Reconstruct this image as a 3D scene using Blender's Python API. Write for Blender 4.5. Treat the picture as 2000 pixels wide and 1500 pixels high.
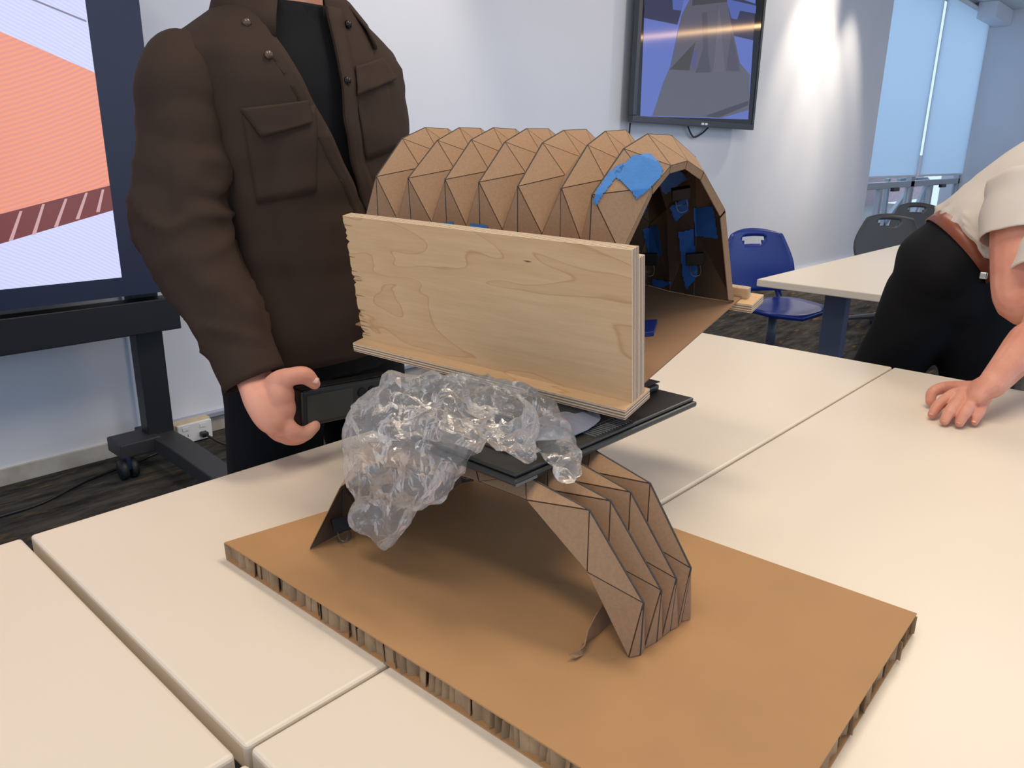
import bpy, bmesh, math, random
from mathutils import Vector, Matrix, noise
from mathutils.bvhtree import BVHTree
random.seed(7)
for o in list(bpy.data.objects): bpy.data.objects.remove(o, do_unlink=True)
SC = bpy.context.scene
COL = SC.collection
PI = math.pi

# ------------------------------------------------------------------ camera
F_PX, PITCH, ROLL, YAW = 1500.83, 0.293914, 0.0156666, 0.734137
CAM = Vector((0, 0, 1.27))
Fw = Vector((math.cos(PITCH)*math.cos(YAW), math.cos(PITCH)*math.sin(YAW), -math.sin(PITCH)))
_R = Vector((math.sin(YAW), -math.cos(YAW), 0)); _U = _R.cross(Fw)
Rt = math.cos(ROLL)*_R + math.sin(ROLL)*_U
Up = -math.sin(ROLL)*_R + math.cos(ROLL)*_U
cam_d = bpy.data.cameras.new('camera'); cam_o = bpy.data.objects.new('camera', cam_d); COL.objects.link(cam_o)
cam_d.sensor_fit = 'HORIZONTAL'; cam_d.sensor_width = 36; cam_d.lens = 36*F_PX/2000
cam_d.clip_start = 0.02; cam_d.clip_end = 200
m = Matrix.Identity(4)
for i, v in enumerate((Rt, Up, -Fw)):
    for j in range(3): m[j][i] = v[j]
m.translation = CAM
cam_o.matrix_world = m
SC.camera = cam_o

# ------------------------------------------------------------------ world, exposure, lamps
SC.view_settings.view_transform = 'Standard'; SC.view_settings.look = 'None'
SC.view_settings.gamma = 1; SC.view_settings.use_curve_mapping = False
SC.view_settings.exposure = 0.0
W = bpy.data.worlds.new('world'); SC.world = W; W.use_nodes = True
W.node_tree.nodes['Background'].inputs[0].default_value = (0.62, 0.78, 1.0, 1)
W.node_tree.nodes['Background'].inputs[1].default_value = 1.4
def lamp(name, kind, loc, energy, color, target=None, **kw):
    d = bpy.data.lights.new(name, kind); d.energy = energy; d.color = color
    for k, v in kw.items(): setattr(d, k, v)
    o = bpy.data.objects.new(name, d); COL.objects.link(o); o.location = loc
    if target is not None: o.rotation_euler = (Vector(target)-Vector(loc)).to_track_quat('-Z', 'Y').to_euler()
    return o
WARM = (1.0, 0.87, 0.70)
lamp('ceiling_lamp', 'AREA', (1.5, 0.3, 3.5), 42, WARM, (1.5, 0.3, 0), shape='RECTANGLE', size=0.5, size_y=1.6)
lamp('ceiling_lamp', 'AREA', (-0.6, 0.4, 3.5), 34, WARM, (-0.6, 0.4, 0), shape='RECTANGLE', size=0.5, size_y=1.6)
lamp('ceiling_lamp', 'AREA', (4.6, 0.6, 3.5), 54, WARM, (4.6, 0.6, 0), shape='RECTANGLE', size=0.5, size_y=1.6)
for X_ in (2.7, 7.65, 8.25, 8.85):
    lamp('wall_washer', 'SPOT', (X_, 2.66, 3.5), 150 if X_ > 5 else 90, (1.0, 0.87, 0.68), (X_, 3.14, 1.7), spot_size=0.86, spot_blend=0.8, shadow_soft_size=0.04)
lamp('wall_washer', 'SPOT', (8.5, 2.62, 3.5), 150, (1.0, 0.87, 0.68), (7.3, 3.3, 1.9), spot_size=1.5, spot_blend=1.0, shadow_soft_size=0.05)

# ------------------------------------------------------------------ helpers
def ray(px, py): return Fw + Rt*((px-1000)/F_PX) - Up*((py-750)/F_PX)
def aX(px, py, v): d = ray(px, py); return CAM + d*((v-CAM.x)/d.x)
def aY(px, py, v): d = ray(px, py); return CAM + d*((v-CAM.y)/d.y)
def aZ(px, py, v): d = ray(px, py); return CAM + d*((v-CAM.z)/d.z)

def lin(c):
    return tuple(((v/255)/12.92 if v/255 <= 0.04045 else (((v/255)+0.055)/1.055)**2.4) for v in c)
MATS = {}
def mat(name, rgb, rough=0.6, metal=0.0, var=0.0, scale=20.0, bump=0.0, bscale=80.0, coat=0.0, spec=0.5, rgb2=None, stretch=(1, 1, 1), emit=0.0, alpha=1.0):
    if name in MATS: return MATS[name]
    M_ = bpy.data.materials.new(name); M_.use_nodes = True; nt = M_.node_tree; N = nt.nodes; L = nt.links
    b = N['Principled BSDF']; c = lin(rgb)
    b.inputs['Base Color'].default_value = (*c, 1); b.inputs['Roughness'].default_value = rough
    b.inputs['Metallic'].default_value = metal; b.inputs['Coat Weight'].default_value = coat
    b.inputs['Specular IOR Level'].default_value = spec
    tc = N.new('ShaderNodeTexCoord'); mp = N.new('ShaderNodeMapping'); mp.inputs['Scale'].default_value = stretch
    L.new(tc.outputs['Object'], mp.inputs[0])
    nz = N.new('ShaderNodeTexNoise'); nz.inputs['Scale'].default_value = scale; nz.inputs['Detail'].default_value = 6
    L.new(mp.outputs[0], nz.inputs['Vector'])
    if var or rgb2:
        c2 = lin(rgb2) if rgb2 else tuple(v*(1-var) for v in c)
        r = N.new('ShaderNodeValToRGB'); r.color_ramp.elements[0].position = 0.35; r.color_ramp.elements[1].position = 0.65
        r.color_ramp.elements[0].color = (*c2, 1); r.color_ramp.elements[1].color = (*c, 1)
        L.new(nz.outputs['Fac'], r.inputs[0]); L.new(r.outputs[0], b.inputs['Base Color'])
    if bump:
        n2 = N.new('ShaderNodeTexNoise'); n2.inputs['Scale'].default_value = bscale; n2.inputs['Detail'].default_value = 4
        L.new(mp.outputs[0], n2.inputs['Vector'])
        bp = N.new('ShaderNodeBump'); bp.inputs['Strength'].default_value = bump; bp.inputs['Distance'].default_value = 0.002
        L.new(n2.outputs['Fac'], bp.inputs['Height']); L.new(bp.outputs[0], b.inputs['Normal'])
    if emit:
        b.inputs['Emission Color'].default_value = (*c, 1); b.inputs['Emission Strength'].default_value = emit
    MATS[name] = M_
    return M_

def mesh_obj(name, verts, faces, material=None, parent=None, smooth=False):
    me = bpy.data.meshes.new(name); me.from_pydata([tuple(v) for v in verts], [], [tuple(f) for f in faces]); me.validate()
    bm = bmesh.new(); bm.from_mesh(me); bmesh.ops.recalc_face_normals(bm, faces=bm.faces); bm.to_mesh(me); bm.free()
    return link(name, me, material, parent, smooth)
def link(name, me, material=None, parent=None, smooth=False):
    o = bpy.data.objects.new(name, me); COL.objects.link(o)
    if material is not None:
        for mm in (material if isinstance(material, (list, tuple)) else [material]):
            if len(me.materials) < 8: me.materials.append(mm)
    if parent is not None: o.parent = parent
    if smooth: me.polygons.foreach_set('use_smooth', [True]*len(me.polygons))
    return o
def tag(o, label, cat, group=None, kind=None):
    if label: o['label'] = label
    if cat: o['category'] = cat
    if group: o['group'] = group
    if kind: o['kind'] = kind
    return o
def struct(o, label=None):
    o['kind'] = 'structure'
    if label: o['label'] = label
    return o
def thing(name, label, cat, loc=(0, 0, 0), rz=0.0, group=None, matrix=None):
    o = bpy.data.objects.new(name, None); COL.objects.link(o); o.empty_display_size = 0.05
    if matrix is not None: o.matrix_world = matrix
    else: o.location = loc; o.rotation_euler = (0, 0, rz)
    return tag(o, label, cat, group)

class MB:
    def __init__(s): s.v = []; s.f = []
    def add(s, v, f):
        k = len(s.v); s.v += [Vector(p) for p in v]; s.f += [tuple(i+k for i in q) for q in f]; return s
    def box(s, a, b):
        (x0, y0, z0), (x1, y1, z1) = a, b
        return s.add([(x0, y0, z0), (x1, y0, z0), (x1, y1, z0), (x0, y1, z0), (x0, y0, z1), (x1, y0, z1), (x1, y1, z1), (x0, y1, z1)],
                     [(0, 3, 2, 1), (4, 5, 6, 7), (0, 1, 5, 4), (1, 2, 6, 5), (2, 3, 7, 6), (3, 0, 4, 7)])
    def prism(s, poly, d):
        d = Vector(d); n = len(poly); p = [Vector(q) for q in poly]
        return s.add(p+[q+d for q in p], [tuple(range(n))[::-1], tuple(range(n, 2*n))]+[(i, (i+1) % n, n+(i+1) % n, n+i) for i in range(n)])
    def tube(s, pts, r, n=8, **k):
        v, f = tube(pts, r, n, **k); return s.add(v, f)
    def build(s, name, material, parent=None, smooth=False, bevel=0.0, seg=2):
        o = mesh_obj(name, s.v, s.f, material, parent, smooth)
        if bevel: bev(o, bevel, seg)
        return o
def bev(o, w, seg=2):
    bm = bmesh.new(); bm.from_mesh(o.data)
    bmesh.ops.remove_doubles(bm, verts=bm.verts, dist=1e-6)
    es = [e for e in bm.edges if len(e.link_faces) == 2 and e.calc_face_angle(0) > 0.5]
    bmesh.ops.bevel(bm, geom=es, offset=w, segments=seg, profile=0.5, affect='EDGES', clamp_overlap=True)
    bm.to_mesh(o.data); bm.free()
    return o

def crom(P, sub):
    P = [Vector(p) for p in P]; out = []
    for i in range(len(P)-1):
        p0 = P[i-1] if i else P[i]*2-P[i+1]; p1 = P[i]; p2 = P[i+1]; p3 = P[i+2] if i+2 < len(P) else P[i+1]*2-P[i]
        for k in range(sub):
            t = k/sub
            out.append(0.5*((2*p1)+(p2-p0)*t+(2*p0-5*p1+4*p2-p3)*t*t+(-p0+3*p1-3*p2+p3)*t**3))
    out.append(P[-1].copy()); return out
def tube(pts, r, n=12, sub=1, up=None, cap=True, disp=None, round_end=False):
    pts = [Vector(p) for p in pts]
    if not isinstance(r, (list, tuple)): r = [r]*len(pts)
    rr = [Vector((q[0], q[1], 0)) if isinstance(q, (list, tuple)) else Vector((q, q, 0)) for q in r]
    if sub > 1: pts = crom(pts, sub); rr = crom(rr, sub)
    if round_end:
        a, b = pts[0], pts[-1]; da = (pts[0]-pts[1]).normalized()*rr[0].x; db = (pts[-1]-pts[-2]).normalized()*rr[-1].x
        ks = ((0.45, 0.9), (0.8, 0.6), (0.97, 0.25))
        pts = [a+da*k for k, _ in ks[::-1]]+pts+[b+db*k for k, _ in ks]
        rr = [rr[0]*q for _, q in ks[::-1]]+rr+[rr[-1]*q for _, q in ks]
    V = []; T0 = (pts[1]-pts[0]).normalized()
    u = Vector(up) if up is not None else (Vector((0, 0, 1)) if abs(T0.z) < 0.9 else Vector((1, 0, 0)))
    u = (u-T0*u.dot(T0)).normalized()
    for i, p in enumerate(pts):
        T = (pts[min(i+1, len(pts)-1)]-pts[max(i-1, 0)]).normalized()
        u = (u-T*u.dot(T)).normalized(); w = T.cross(u)
        for k in range(n):
            a = 2*PI*k/n; d = u*math.cos(a)*rr[i].x+w*math.sin(a)*rr[i].y; q = p+d
            if disp: q = q+d.normalized()*disp(q, i/(len(pts)-1), a)
            V.append(q)
    Fc = [(i*n+k, i*n+(k+1) % n, (i+1)*n+(k+1) % n, (i+1)*n+k) for i in range(len(pts)-1) for k in range(n)]
    if cap: Fc += [tuple(range(n))[::-1], tuple((len(pts)-1)*n+k for k in range(n))]
    return V, Fc
def fuse(parts, voxel, smooth=6, fac=0.5):
    b = MB()
    for v, f in parts: b.add(v, f)
    me = bpy.data.meshes.new('tmp'); me.from_pydata([tuple(v) for v in b.v], [], b.f)
    bm = bmesh.new(); bm.from_mesh(me); bmesh.ops.recalc_face_normals(bm, faces=bm.faces); bm.to_mesh(me); bm.free()
    o = bpy.data.objects.new('tmp', me); COL.objects.link(o)
    r = o.modifiers.new('r', 'REMESH'); r.mode = 'VOXEL'; r.voxel_size = voxel
    if smooth: s_ = o.modifiers.new('s', 'SMOOTH'); s_.iterations = smooth; s_.factor = fac
    dg = bpy.context.evaluated_depsgraph_get(); out = bpy.data.meshes.new_from_object(o.evaluated_get(dg))
    bpy.data.objects.remove(o, do_unlink=True); bpy.data.meshes.remove(me)
    return out
def join_meshes(ms):
    b = MB()
    for me in ms: b.add([v.co for v in me.vertices], [tuple(p.vertices) for p in me.polygons])
    return b
def ball(c, r, sc=(1, 1, 1), n=12):
    v = []; f = []
    for i in range(n+1):
        th = PI*i/n
        for k in range(2*n):
            a = PI*k/n; v.append(Vector(c)+Vector((r*sc[0]*math.sin(th)*math.cos(a), r*sc[1]*math.sin(th)*math.sin(a), r*sc[2]*math.cos(th))))
    for i in range(n):
        for k in range(2*n): f.append((i*2*n+k, i*2*n+(k+1) % (2*n), (i+1)*2*n+(k+1) % (2*n), (i+1)*2*n+k))
    return v, f
def nz(p, s, seed=0): return noise.noise(Vector((p.x*s[0]+seed, p.y*s[1]+seed*1.7, p.z*s[2]-seed)))

# ------------------------------------------------------------------ setting
YW, XC, YN, XR, ZC = 3.30, 10.07, 3.62, 15.8, 3.62
m_wall = mat('wall_paint', (226, 228, 236), 0.45, var=0.04, scale=1.5, bump=0.05, bscale=300)
m_ceil = mat('ceiling_paint', (225, 225, 225), 0.8)
def carpet():
    M_ = mat('carpet', (84, 80, 74), 0.95, bump=0.6, bscale=160, spec=0.1); nt = M_.node_tree; N = nt.nodes; L = nt.links
    tc = N['Texture Coordinate']; b = N['Principled BSDF']
    mp = N.new('ShaderNodeMapping'); mp.inputs['Scale'].default_value = (2.2, 9, 1); mp.inputs['Rotation'].default_value = (0, 0, -0.5); L.new(tc.outputs['Object'], mp.inputs[0])
    n1 = N.new('ShaderNodeTexNoise'); n1.inputs['Scale'].default_value = 1.6; n1.inputs['Detail'].default_value = 8; n1.inputs['Roughness'].default_value = 0.7; L.new(mp.outputs[0], n1.inputs['Vector'])
    r = N.new('ShaderNodeValToRGB'); e = r.color_ramp.elements
    e[0].position = 0.38; e[0].color = (*lin((40, 40, 41)), 1); e[1].position = 0.62; e[1].color = (*lin((86, 82, 77)), 1)
    L.new(n1.outputs['Fac'], r.inputs[0])
    n2 = N.new('ShaderNodeTexNoise'); n2.inputs['Scale'].default_value = 2.3; n2.inputs['Detail'].default_value = 3; L.new(mp.outputs[0], n2.inputs['Vector'])
    r2 = N.new('ShaderNodeValToRGB'); r2.color_ramp.elements[0].position = 0.62; r2.color_ramp.elements[1].position = 0.72; L.new(n2.outputs['Fac'], r2.inputs[0])
    mx = N.new('ShaderNodeMix'); mx.data_type = 'RGBA'; L.new(r2.outputs[0], mx.inputs[0]); L.new(r.outputs[0], mx.inputs[6]); mx.inputs[7].default_value = (*lin((118, 96, 58)), 1)
    L.new(mx.outputs[2], b.inputs['Base Color']); return M_
struct(MB().box((-5, -5, -0.1), (XR+0.2, YN+0.3, 0)).build('floor', carpet()), 'dark grey mottled carpet floor')
struct(MB().box((-5, -5, ZC), (XR+0.2, YN+0.3, ZC+0.1)).build('ceiling', m_ceil), 'white ceiling')
struct(MB().box((-5, YW, 0), (XC, YN+0.3, ZC)).build('wall_back', m_wall), 'white painted wall behind the television and the man in brown')
struct(MB().box((XR, -5, 0), (XR+0.2, YN+0.3, ZC)).build('wall_right', m_wall), 'pale wall at the far right beside the window')
bb = MB().box((-5, YW-0.016, 0.0), (XC, YW, 0.065)).build('baseboard_back', mat('baseboard', (196, 192, 186), 0.5, rgb2=(170, 160, 148), scale=9)); struct(bb, 'scuffed pale skirting along the back wall')
tr = MB().box((1.24, YW-0.04, 0.075), (XC, YW, 0.10)).build('trim_1', mat('ledge', (176, 180, 198), 0.35, metal=0.3), bevel=0.004); struct(tr, 'grey aluminium ledge under the white board panel')
pan = MB().box((1.24, YW-0.012, 0.10), (4.6, YW, 2.3)).build('wall_panel', mat('whiteboard', (226, 228, 238), 0.25, var=0.02, scale=2)); struct(pan, 'smooth white board panel on the back wall')
# window wall
m_frame = mat('window_frame', (176, 182, 190), 0.4, metal=0.2)
m_glass = bpy.data.materials.new('window_glass'); m_glass.use_nodes = True
_n = m_glass.node_tree.nodes; _l = m_glass.node_tree.links; _n.remove(_n['Principled BSDF'])
_t = _n.new('ShaderNodeBsdfTransparent'); _t.inputs[0].default_value = (0.96, 0.98, 1, 1); _g = _n.new('ShaderNodeBsdfGlossy'); _g.inputs['Roughness'].default_value = 0.05
_x = _n.new('ShaderNodeMixShader'); _x.inputs[0].default_value = 0.06; _l.new(_t.outputs[0], _x.inputs[1]); _l.new(_g.outputs[0], _x.inputs[2]); _l.new(_x.outputs[0], _n['Material Output'].inputs[0])
MATS['glass'] = m_glass
m_blind = bpy.data.materials.new('roller_blind_fabric'); m_blind.use_nodes = True
_n = m_blind.node_tree.nodes; _l = m_blind.node_tree.links; _n.remove(_n['Principled BSDF'])
_t = _n.new('ShaderNodeBsdfTranslucent'); _t.inputs[0].default_value = (0.86, 0.94, 1.0, 1); _d = _n.new('ShaderNodeBsdfDiffuse'); _d.inputs[0].default_value = (0.85, 0.88, 0.92, 1)
_x = _n.new('ShaderNodeMixShader'); _x.inputs[0].default_value = 0.05; _l.new(_t.outputs[0], _x.inputs[1]); _l.new(_d.outputs[0], _x.inputs[2]); _l.new(_x.outputs[0], _n['Material Output'].inputs[0])
XM = aY(1786, 340, YN).x
zt = aY(1786, 357, YN).z
def bar(mb, a, b, w, d): # rectangular bar between two points in the window plane
    a = Vector(a); b = Vector(b); t = (b-a).normalized(); s = Vector((0, 1, 0)).cross(t).normalized()*w/2
    mb.prism([a-s, a+s, b+s, b-s], (0, d, 0)); return mb
for i, (x0, x1) in enumerate(((XC-0.1, XM), (XM, XR))):
    win = thing('window_%d' % (i+1), ['left window bay with a lowered blind, beside the wall end', 'right window bay with a lowered blind, beside the far wall'][i], None, (0, 0, 0)); struct(win)
    fr = MB(); fr.box((x0, YN, 0.12), (x0+0.09, YN+0.08, ZC)); fr.box((x1-0.09, YN, 0.12), (x1, YN+0.08, ZC)); fr.box((x0, YN, zt-0.06), (x1, YN+0.08, zt+0.03)); fr.box((x0, YN, 0.12), (x1, YN+0.08, 0.2)); fr.box((x0, YN, ZC-0.08), (x1, YN+0.08, ZC))
    fr.build('frame', m_frame, win, bevel=0.006)
    xm = x0+(x1-x0)*(0.55 if i == 0 else 0.40)
    MB().box((xm-0.05, YN, 0.2), (xm+0.05, YN+0.07, zt-0.06)).build('mullion', m_frame, win, bevel=0.005)
    MB().box((x0+0.09, YN+0.035, zt+0.03), (x1-0.09, YN+0.045, ZC-0.08)).build('pane', m_glass, win)
    MB().box((x0+0.09, YN+0.035, 0.2), (xm-0.05, YN+0.045, zt-0.06)).build('pane', m_glass, win)
    MB().box((xm+0.05, YN+0.035, 0.2), (x1-0.09, YN+0.045, zt-0.06)).build('pane', m_glass, win)
    hd = MB().box((xm+0.35, YN-0.05, zt-0.10), (xm+0.62, YN, zt-0.05)).build('latch', mat('black_plastic', (34, 34, 36), 0.4), win, bevel=0.004)
    bl = thing('roller_blind', ['pale blue roller blind nearest the wall end', 'pale blue roller blind nearest the far wall'][i], 'blind', ((x0+x1)/2, YN-0.05, zt+0.12), group='roller blinds')
    w2 = (x1-x0)/2-0.07
    MB().box((-w2, -0.002, 0), (w2, 0.002, ZC-zt-0.2)).build('fabric', m_blind, bl)
    MB().box((-w2, -0.012, -0.03), (w2, 0.012, 0.0)).build('bottom_rail', mat('blind_rail', (225, 228, 232), 0.4), bl, bevel=0.004)
    v, f = tube([(-w2, 0, ZC-zt-0.2), (w2, 0, ZC-zt-0.2)], 0.035, 12); mesh_obj('roller', v, f, MATS['blind_rail'], bl, True)
br = thing('diagonal_brace', 'grey steel diagonal bracing outside the lower window', 'brace', (XM+0.2, YN+0.4, 0))
for a, b in (((0.0, 0.18), (1.5, 0.9)), ((0.55, 0.9), (2.1, 0.9)), ((1.55, 0.2), (2.2, 0.88)), ((0.1, -0.1), (0.0, 0.95)), ((2.15, -0.1), (2.15, .92))):
    bar(MB(), (a[0], 0, a[1]), (b[0], 0, b[1]), 0.09, 0.06).build('steel_bar', m_frame, br, bevel=0.005)
struct(MB().box((XR-1.1, YN-0.35, 3.38), (XR, YN-0.08, ZC)).build('trim_2', m_wall, bevel=0.01), 'white boxed pelmet in the ceiling corner')
ht = thing('floor_convector', 'low white convector heater with a slotted grille under the window', 'heater', ((XC+XR)/2, YN-0.10, 0))
hw = (XR-XC)/2-0.05
MB().box((-hw, -0.09, 0.0), (hw, 0.09, 0.10)).build('casing', mat('heater_white', (222, 228, 238), 0.4), ht, bevel=0.006)
for k in range(40): MB().box((-hw+0.1+k*0.055, -0.075, 0.1005), (-hw+0.125+k*0.055, 0.075, 0.106)).build('slat', MATS['heater_white'], ht)
struct(MB().box((4, YN+0.4, -0.12), (26, 16, -0.1)).build('ground_outside', mat('pavement', (150, 148, 146), 0.9, var=0.2, scale=3)), 'pale paving outside the window')
ow = MB().box((6, 8, -0.1), (30, 8.4, 1.35)).build('wall_outside', mat('outside_brick', (176, 150, 150), 0.9, rgb2=(150, 134, 140), scale=6, stretch=(1, 1, 4))); struct(ow, 'blurred pinkish brick wall outside the window')
# hung linear lamps, out of view but mirrored in the television
m_strip = bpy.data.materials.new('lamp_strip'); m_strip.use_nodes = True
_b = m_strip.node_tree.nodes['Principled BSDF']; _b.inputs['Emission Color'].default_value = (1, 0.62, 0.3, 1); _b.inputs['Emission Strength'].default_value = 14
for i, (xx, zz) in enumerate(((11.4, 3.05), (8.6, 3.25))):
    t = thing('linear_lamp', ['warm linear lamp hung near the far end of the room', 'warm linear lamp hung over the middle of the room'][i], 'lamp', (xx, -1.0, zz))
    MB().box((-0.04, -2.6, 0.03), (0.04, 2.3, 0.09)).build('housing', MATS['black_plastic'], t)
    MB().box((-0.035, -2.58, 0.0), (0.035, 2.28, 0.03)).build('diffuser', m_strip, t)
    for y in (-2, 1.8):
        v, f = tube([(0, y, 0.08), (0, y, ZC-zz)], 0.006, 6); mesh_obj('cable', v, f, MATS['black_plastic'], t)

# ------------------------------------------------------------------ tables
m_top = mat('table_laminate', (235, 221, 202), 0.35, var=0.025, scale=2.5, bump=0.03, bscale=400)
m_leg = mat('table_leg_paint', (74, 82, 104), 0.45)
T = 0.73
def table(label, x0, y0, x1, y1, group, leg=None):
    t = thing('white_table', label, 'table', ((x0+x1)/2, (y0+y1)/2, 0), group=group); hx, hy = (x1-x0)/2, (y1-y0)/2
    MB().box((-hx, -hy, T-0.034), (hx, hy, T)).build('table_top', m_top, t, bevel=0.005, seg=3)
    for s in (-1, 1):
        xl = s*(hx-0.22)
        MB().box((xl-0.03, -0.05, 0.04), (xl+0.03, 0.05, T-0.05)).build('leg', leg or m_leg, t, bevel=0.006)
        MB().box((xl-0.03, -hy+0.05, 0.0), (xl+0.03, hy-0.05, 0.04)).build('foot', leg or m_leg, t, bevel=0.01)
        MB().box((xl-0.025, -hy+0.06, T-0.06), (xl+0.025, hy-0.06, T-0.034)).build('bracket', leg or m_leg, t)
    return t
g = 'white tables pushed together'
table('white table under the cardboard model, along the man in brown', 0.275, 0.579, 2.17, 1.181, g)
table('white table in front of the cardboard model, under the resting hand', 0.277, -0.03, 2.17, 0.575, g)
table('white table left of the long seam, at the left edge', -1.62, 0.577, 0.264, 1.181, g)
table('white table filling only the bottom left corner', -1.62, -0.03, 0.266, 0.562, g)
ft = table('separate white table in the background beside the blue chair', 3.34, 0.93, 5.75, 1.52, 'background tables')

# ------------------------------------------------------------------ display on its stand
YS = 2.95
m_bez = mat('display_bezel', (40, 46, 72), 0.35); m_blk = mat('stand_black', (26, 28, 34), 0.45)
ds = thing('display_stand', 'large bright display on a black wheeled stand, left edge', 'display', (0.35, YS, 0))
def loc(o, p): return Vector(p)-Vector(o.location)
zb, zs = 0.735, 0.806
xr, xe = 1.300, 1.120; xl = -0.60; ztp = 1.95
MB().box((xl-0.35, 0.012, zb), (xr-0.35, 0.09, ztp)).build('cabinet', m_blk, ds, bevel=0.004)
for nm, a, b in (('bezel', (xl, zb), (xr, zs)), ('bezel', (xe, zs), (xr, ztp)), ('bezel', (xl, zs), (xl+0.18, ztp)), ('bezel', (xl+0.18, ztp-0.07), (xe, ztp))):
    MB().box((a[0]-0.35, 0.0, a[1]), (b[0]-0.35, 0.02, b[1])).build(nm, m_bez, ds)
def scr_mat(name, c, s, c2=None, sc=70, dirz=0.5):
    M_ = bpy.data.materials.new(name); M_.use_nodes = True; N = M_.node_tree.nodes; L = M_.node_tree.links; b = N['Principled BSDF']
    b.inputs['Base Color'].default_value = (0.01, 0.01, 0.01, 1); b.inputs['Roughness'].default_value = 0.25
    b.inputs['Emission Color'].default_value = (*lin(c), 1); b.inputs['Emission Strength'].default_value = s
    if c2:
        tc = N.new('ShaderNodeTexCoord'); mp = N.new('ShaderNodeMapping'); mp.inputs['Location'].default_value = (0.9, 0, 1.6) if dirz < .3 else (.25, 0, -3.6)
        wv = N.new('ShaderNodeTexWave'); wv.wave_type = 'RINGS'; wv.rings_direction = 'Y'; wv.inputs['Scale'].default_value = sc; wv.inputs['Distortion'].default_value = 1.5
        mx = N.new('ShaderNodeMix'); mx.data_type = 'RGBA'; mx.inputs[6].default_value = (*lin(c), 1); mx.inputs[7].default_value = (*lin(c2), 1)
        L.new(tc.outputs['Object'], mp.inputs[0]); L.new(mp.outputs[0], wv.inputs[0]); L.new(wv.outputs['Fac'], mx.inputs[0]); L.new(mx.outputs[2], b.inputs['Emission Color'])
    return M_
def scr_poly(name, px, y, material, parent, off):
    pts = [aY(a, b, y) for a, b in px]; return poly_xz(name, [(p.x, p.z) for p in pts], y, material, parent, off)
def poly_xz(name, pts, y, material, parent, off):
    o = Vector(parent.location); b = MB(); b.prism([Vector((x, y-off, z))-o for x, z in pts], (0, 0.0008, 0)); return b.build(name, material, parent)
def SX(px, py): p = aY(px, py, YS); return (p.x, p.z)
X0, X1, Z0, Z1 = xl+0.18, xe, zs, ztp-0.07
def clipln(a, b, x): return a[1]+(b[1]-a[1])*(x-a[0])/(b[0]-a[0])
white = scr_mat('screen_lilac', (222, 218, 248), 1.0, (200, 212, 252), 26, 0.2)
poly_xz('picture', [(X0, Z0), (X1, Z0), (X1, Z1), (X0, Z1)], YS, white, ds, 0.002)
oa, ob = SX(0, 62), SX(180, 140); la, lb = SX(0, 418), SX(210, 363); ba, bb_ = SX(0, 476), SX(218, 411)
poly_xz('picture_board', [(X0, clipln(la, lb, X0)), (X1, clipln(la, lb, X1)), (X1, clipln(oa, ob, X1)), (X0, clipln(oa, ob, X0))], YS, scr_mat('screen_orange', (246, 158, 122), 1.0, (226, 150, 140), 22, 0.5), ds, 0.004)
poly_xz('picture_edge', [(X0, clipln(ba, bb_, X0)), (X1, clipln(ba, bb_, X1)), (X1, clipln(la, lb, X1)), (X0, clipln(la, lb, X0))], YS, scr_mat('screen_brown', (120, 62, 62), 1.0), ds, 0.005)
ck = scr_mat('screen_core', (214, 172, 176), 0.9)
for a, b in (((20, 470), (40, 412)), ((65, 458), (84, 398)), ((108, 443), (128, 388)), ((150, 428), (168, 376)), ((190, 414), (200, 370))):
    p, q = SX(*a), SX(*b); poly_xz('picture_core', [(p[0]-.006, p[1]), (p[0]+.006, p[1]), (q[0]+.004, q[1]), (q[0]-.004, q[1])], YS, ck, ds, 0.006)
p, q = SX(60, 0), SX(168, 42); poly_xz('picture_line', [(p[0], p[1]), (q[0], q[1]-.003), (q[0], q[1]+.003), (p[0], p[1]+.006)], YS, scr_mat('screen_grey', (130, 128, 150), 1.0), ds, 0.004)
MB().box((xl-0.5-0.35, 0.02, 0.578), (1.33-0.35, 0.10, 0.705)).build('crossbeam', m_blk, ds, bevel=0.004)
for k, cx in enumerate((1.235, -0.55)):
    MB().box((cx-0.052-0.35, 0.10, 0.10), (cx+0.052-0.35, 0.17, 1.5)).build('column', m_blk, ds, bevel=0.004)
    ft_ = MB(); ft_.prism([(cx-.05-.35, -.75, .05), (cx-.05-.35, -.75, .085), (cx-.05-.35, -.05, .14), (cx-.05-.35, .25, .14), (cx-.05-.35, .25, .08), (cx-.05-.35, -.03, .075)], (.1, 0, 0))
    ft_.build('foot', mat('stand_foot', (52, 52, 56), 0.5), ds, bevel=0.004)
    rb = MB().box((cx-0.18-0.35, 0.06, 0.085), (cx-0.02-0.35, 0.20, 0.145)).build('rear_arm', MATS['stand_foot'], ds, bevel=0.006)
    for (wx, wy) in ((cx-0.16, 0.07), (cx, -0.7)):
        c = Vector((wx-0.35, wy, 0.04)); hub = MB()
        hub.tube([c+Vector((-.03, 0, 0)), c+Vector((-.008, 0, 0))], 0.039, 16); hub.tube([c+Vector((.008, 0, 0)), c+Vector((.03, 0, 0))], 0.039, 16)
        cs = hub.build('caster', mat('caster_rubber', (30, 32, 38), 0.5), ds, True)
        MB().box(tuple(c+Vector((-.007, -.02, 0))), tuple(c+Vector((.007, .02, .05)))).build('caster_fork', mat('caster_blue', (60, 80, 120), 0.3, metal=0.6), cs)
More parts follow.
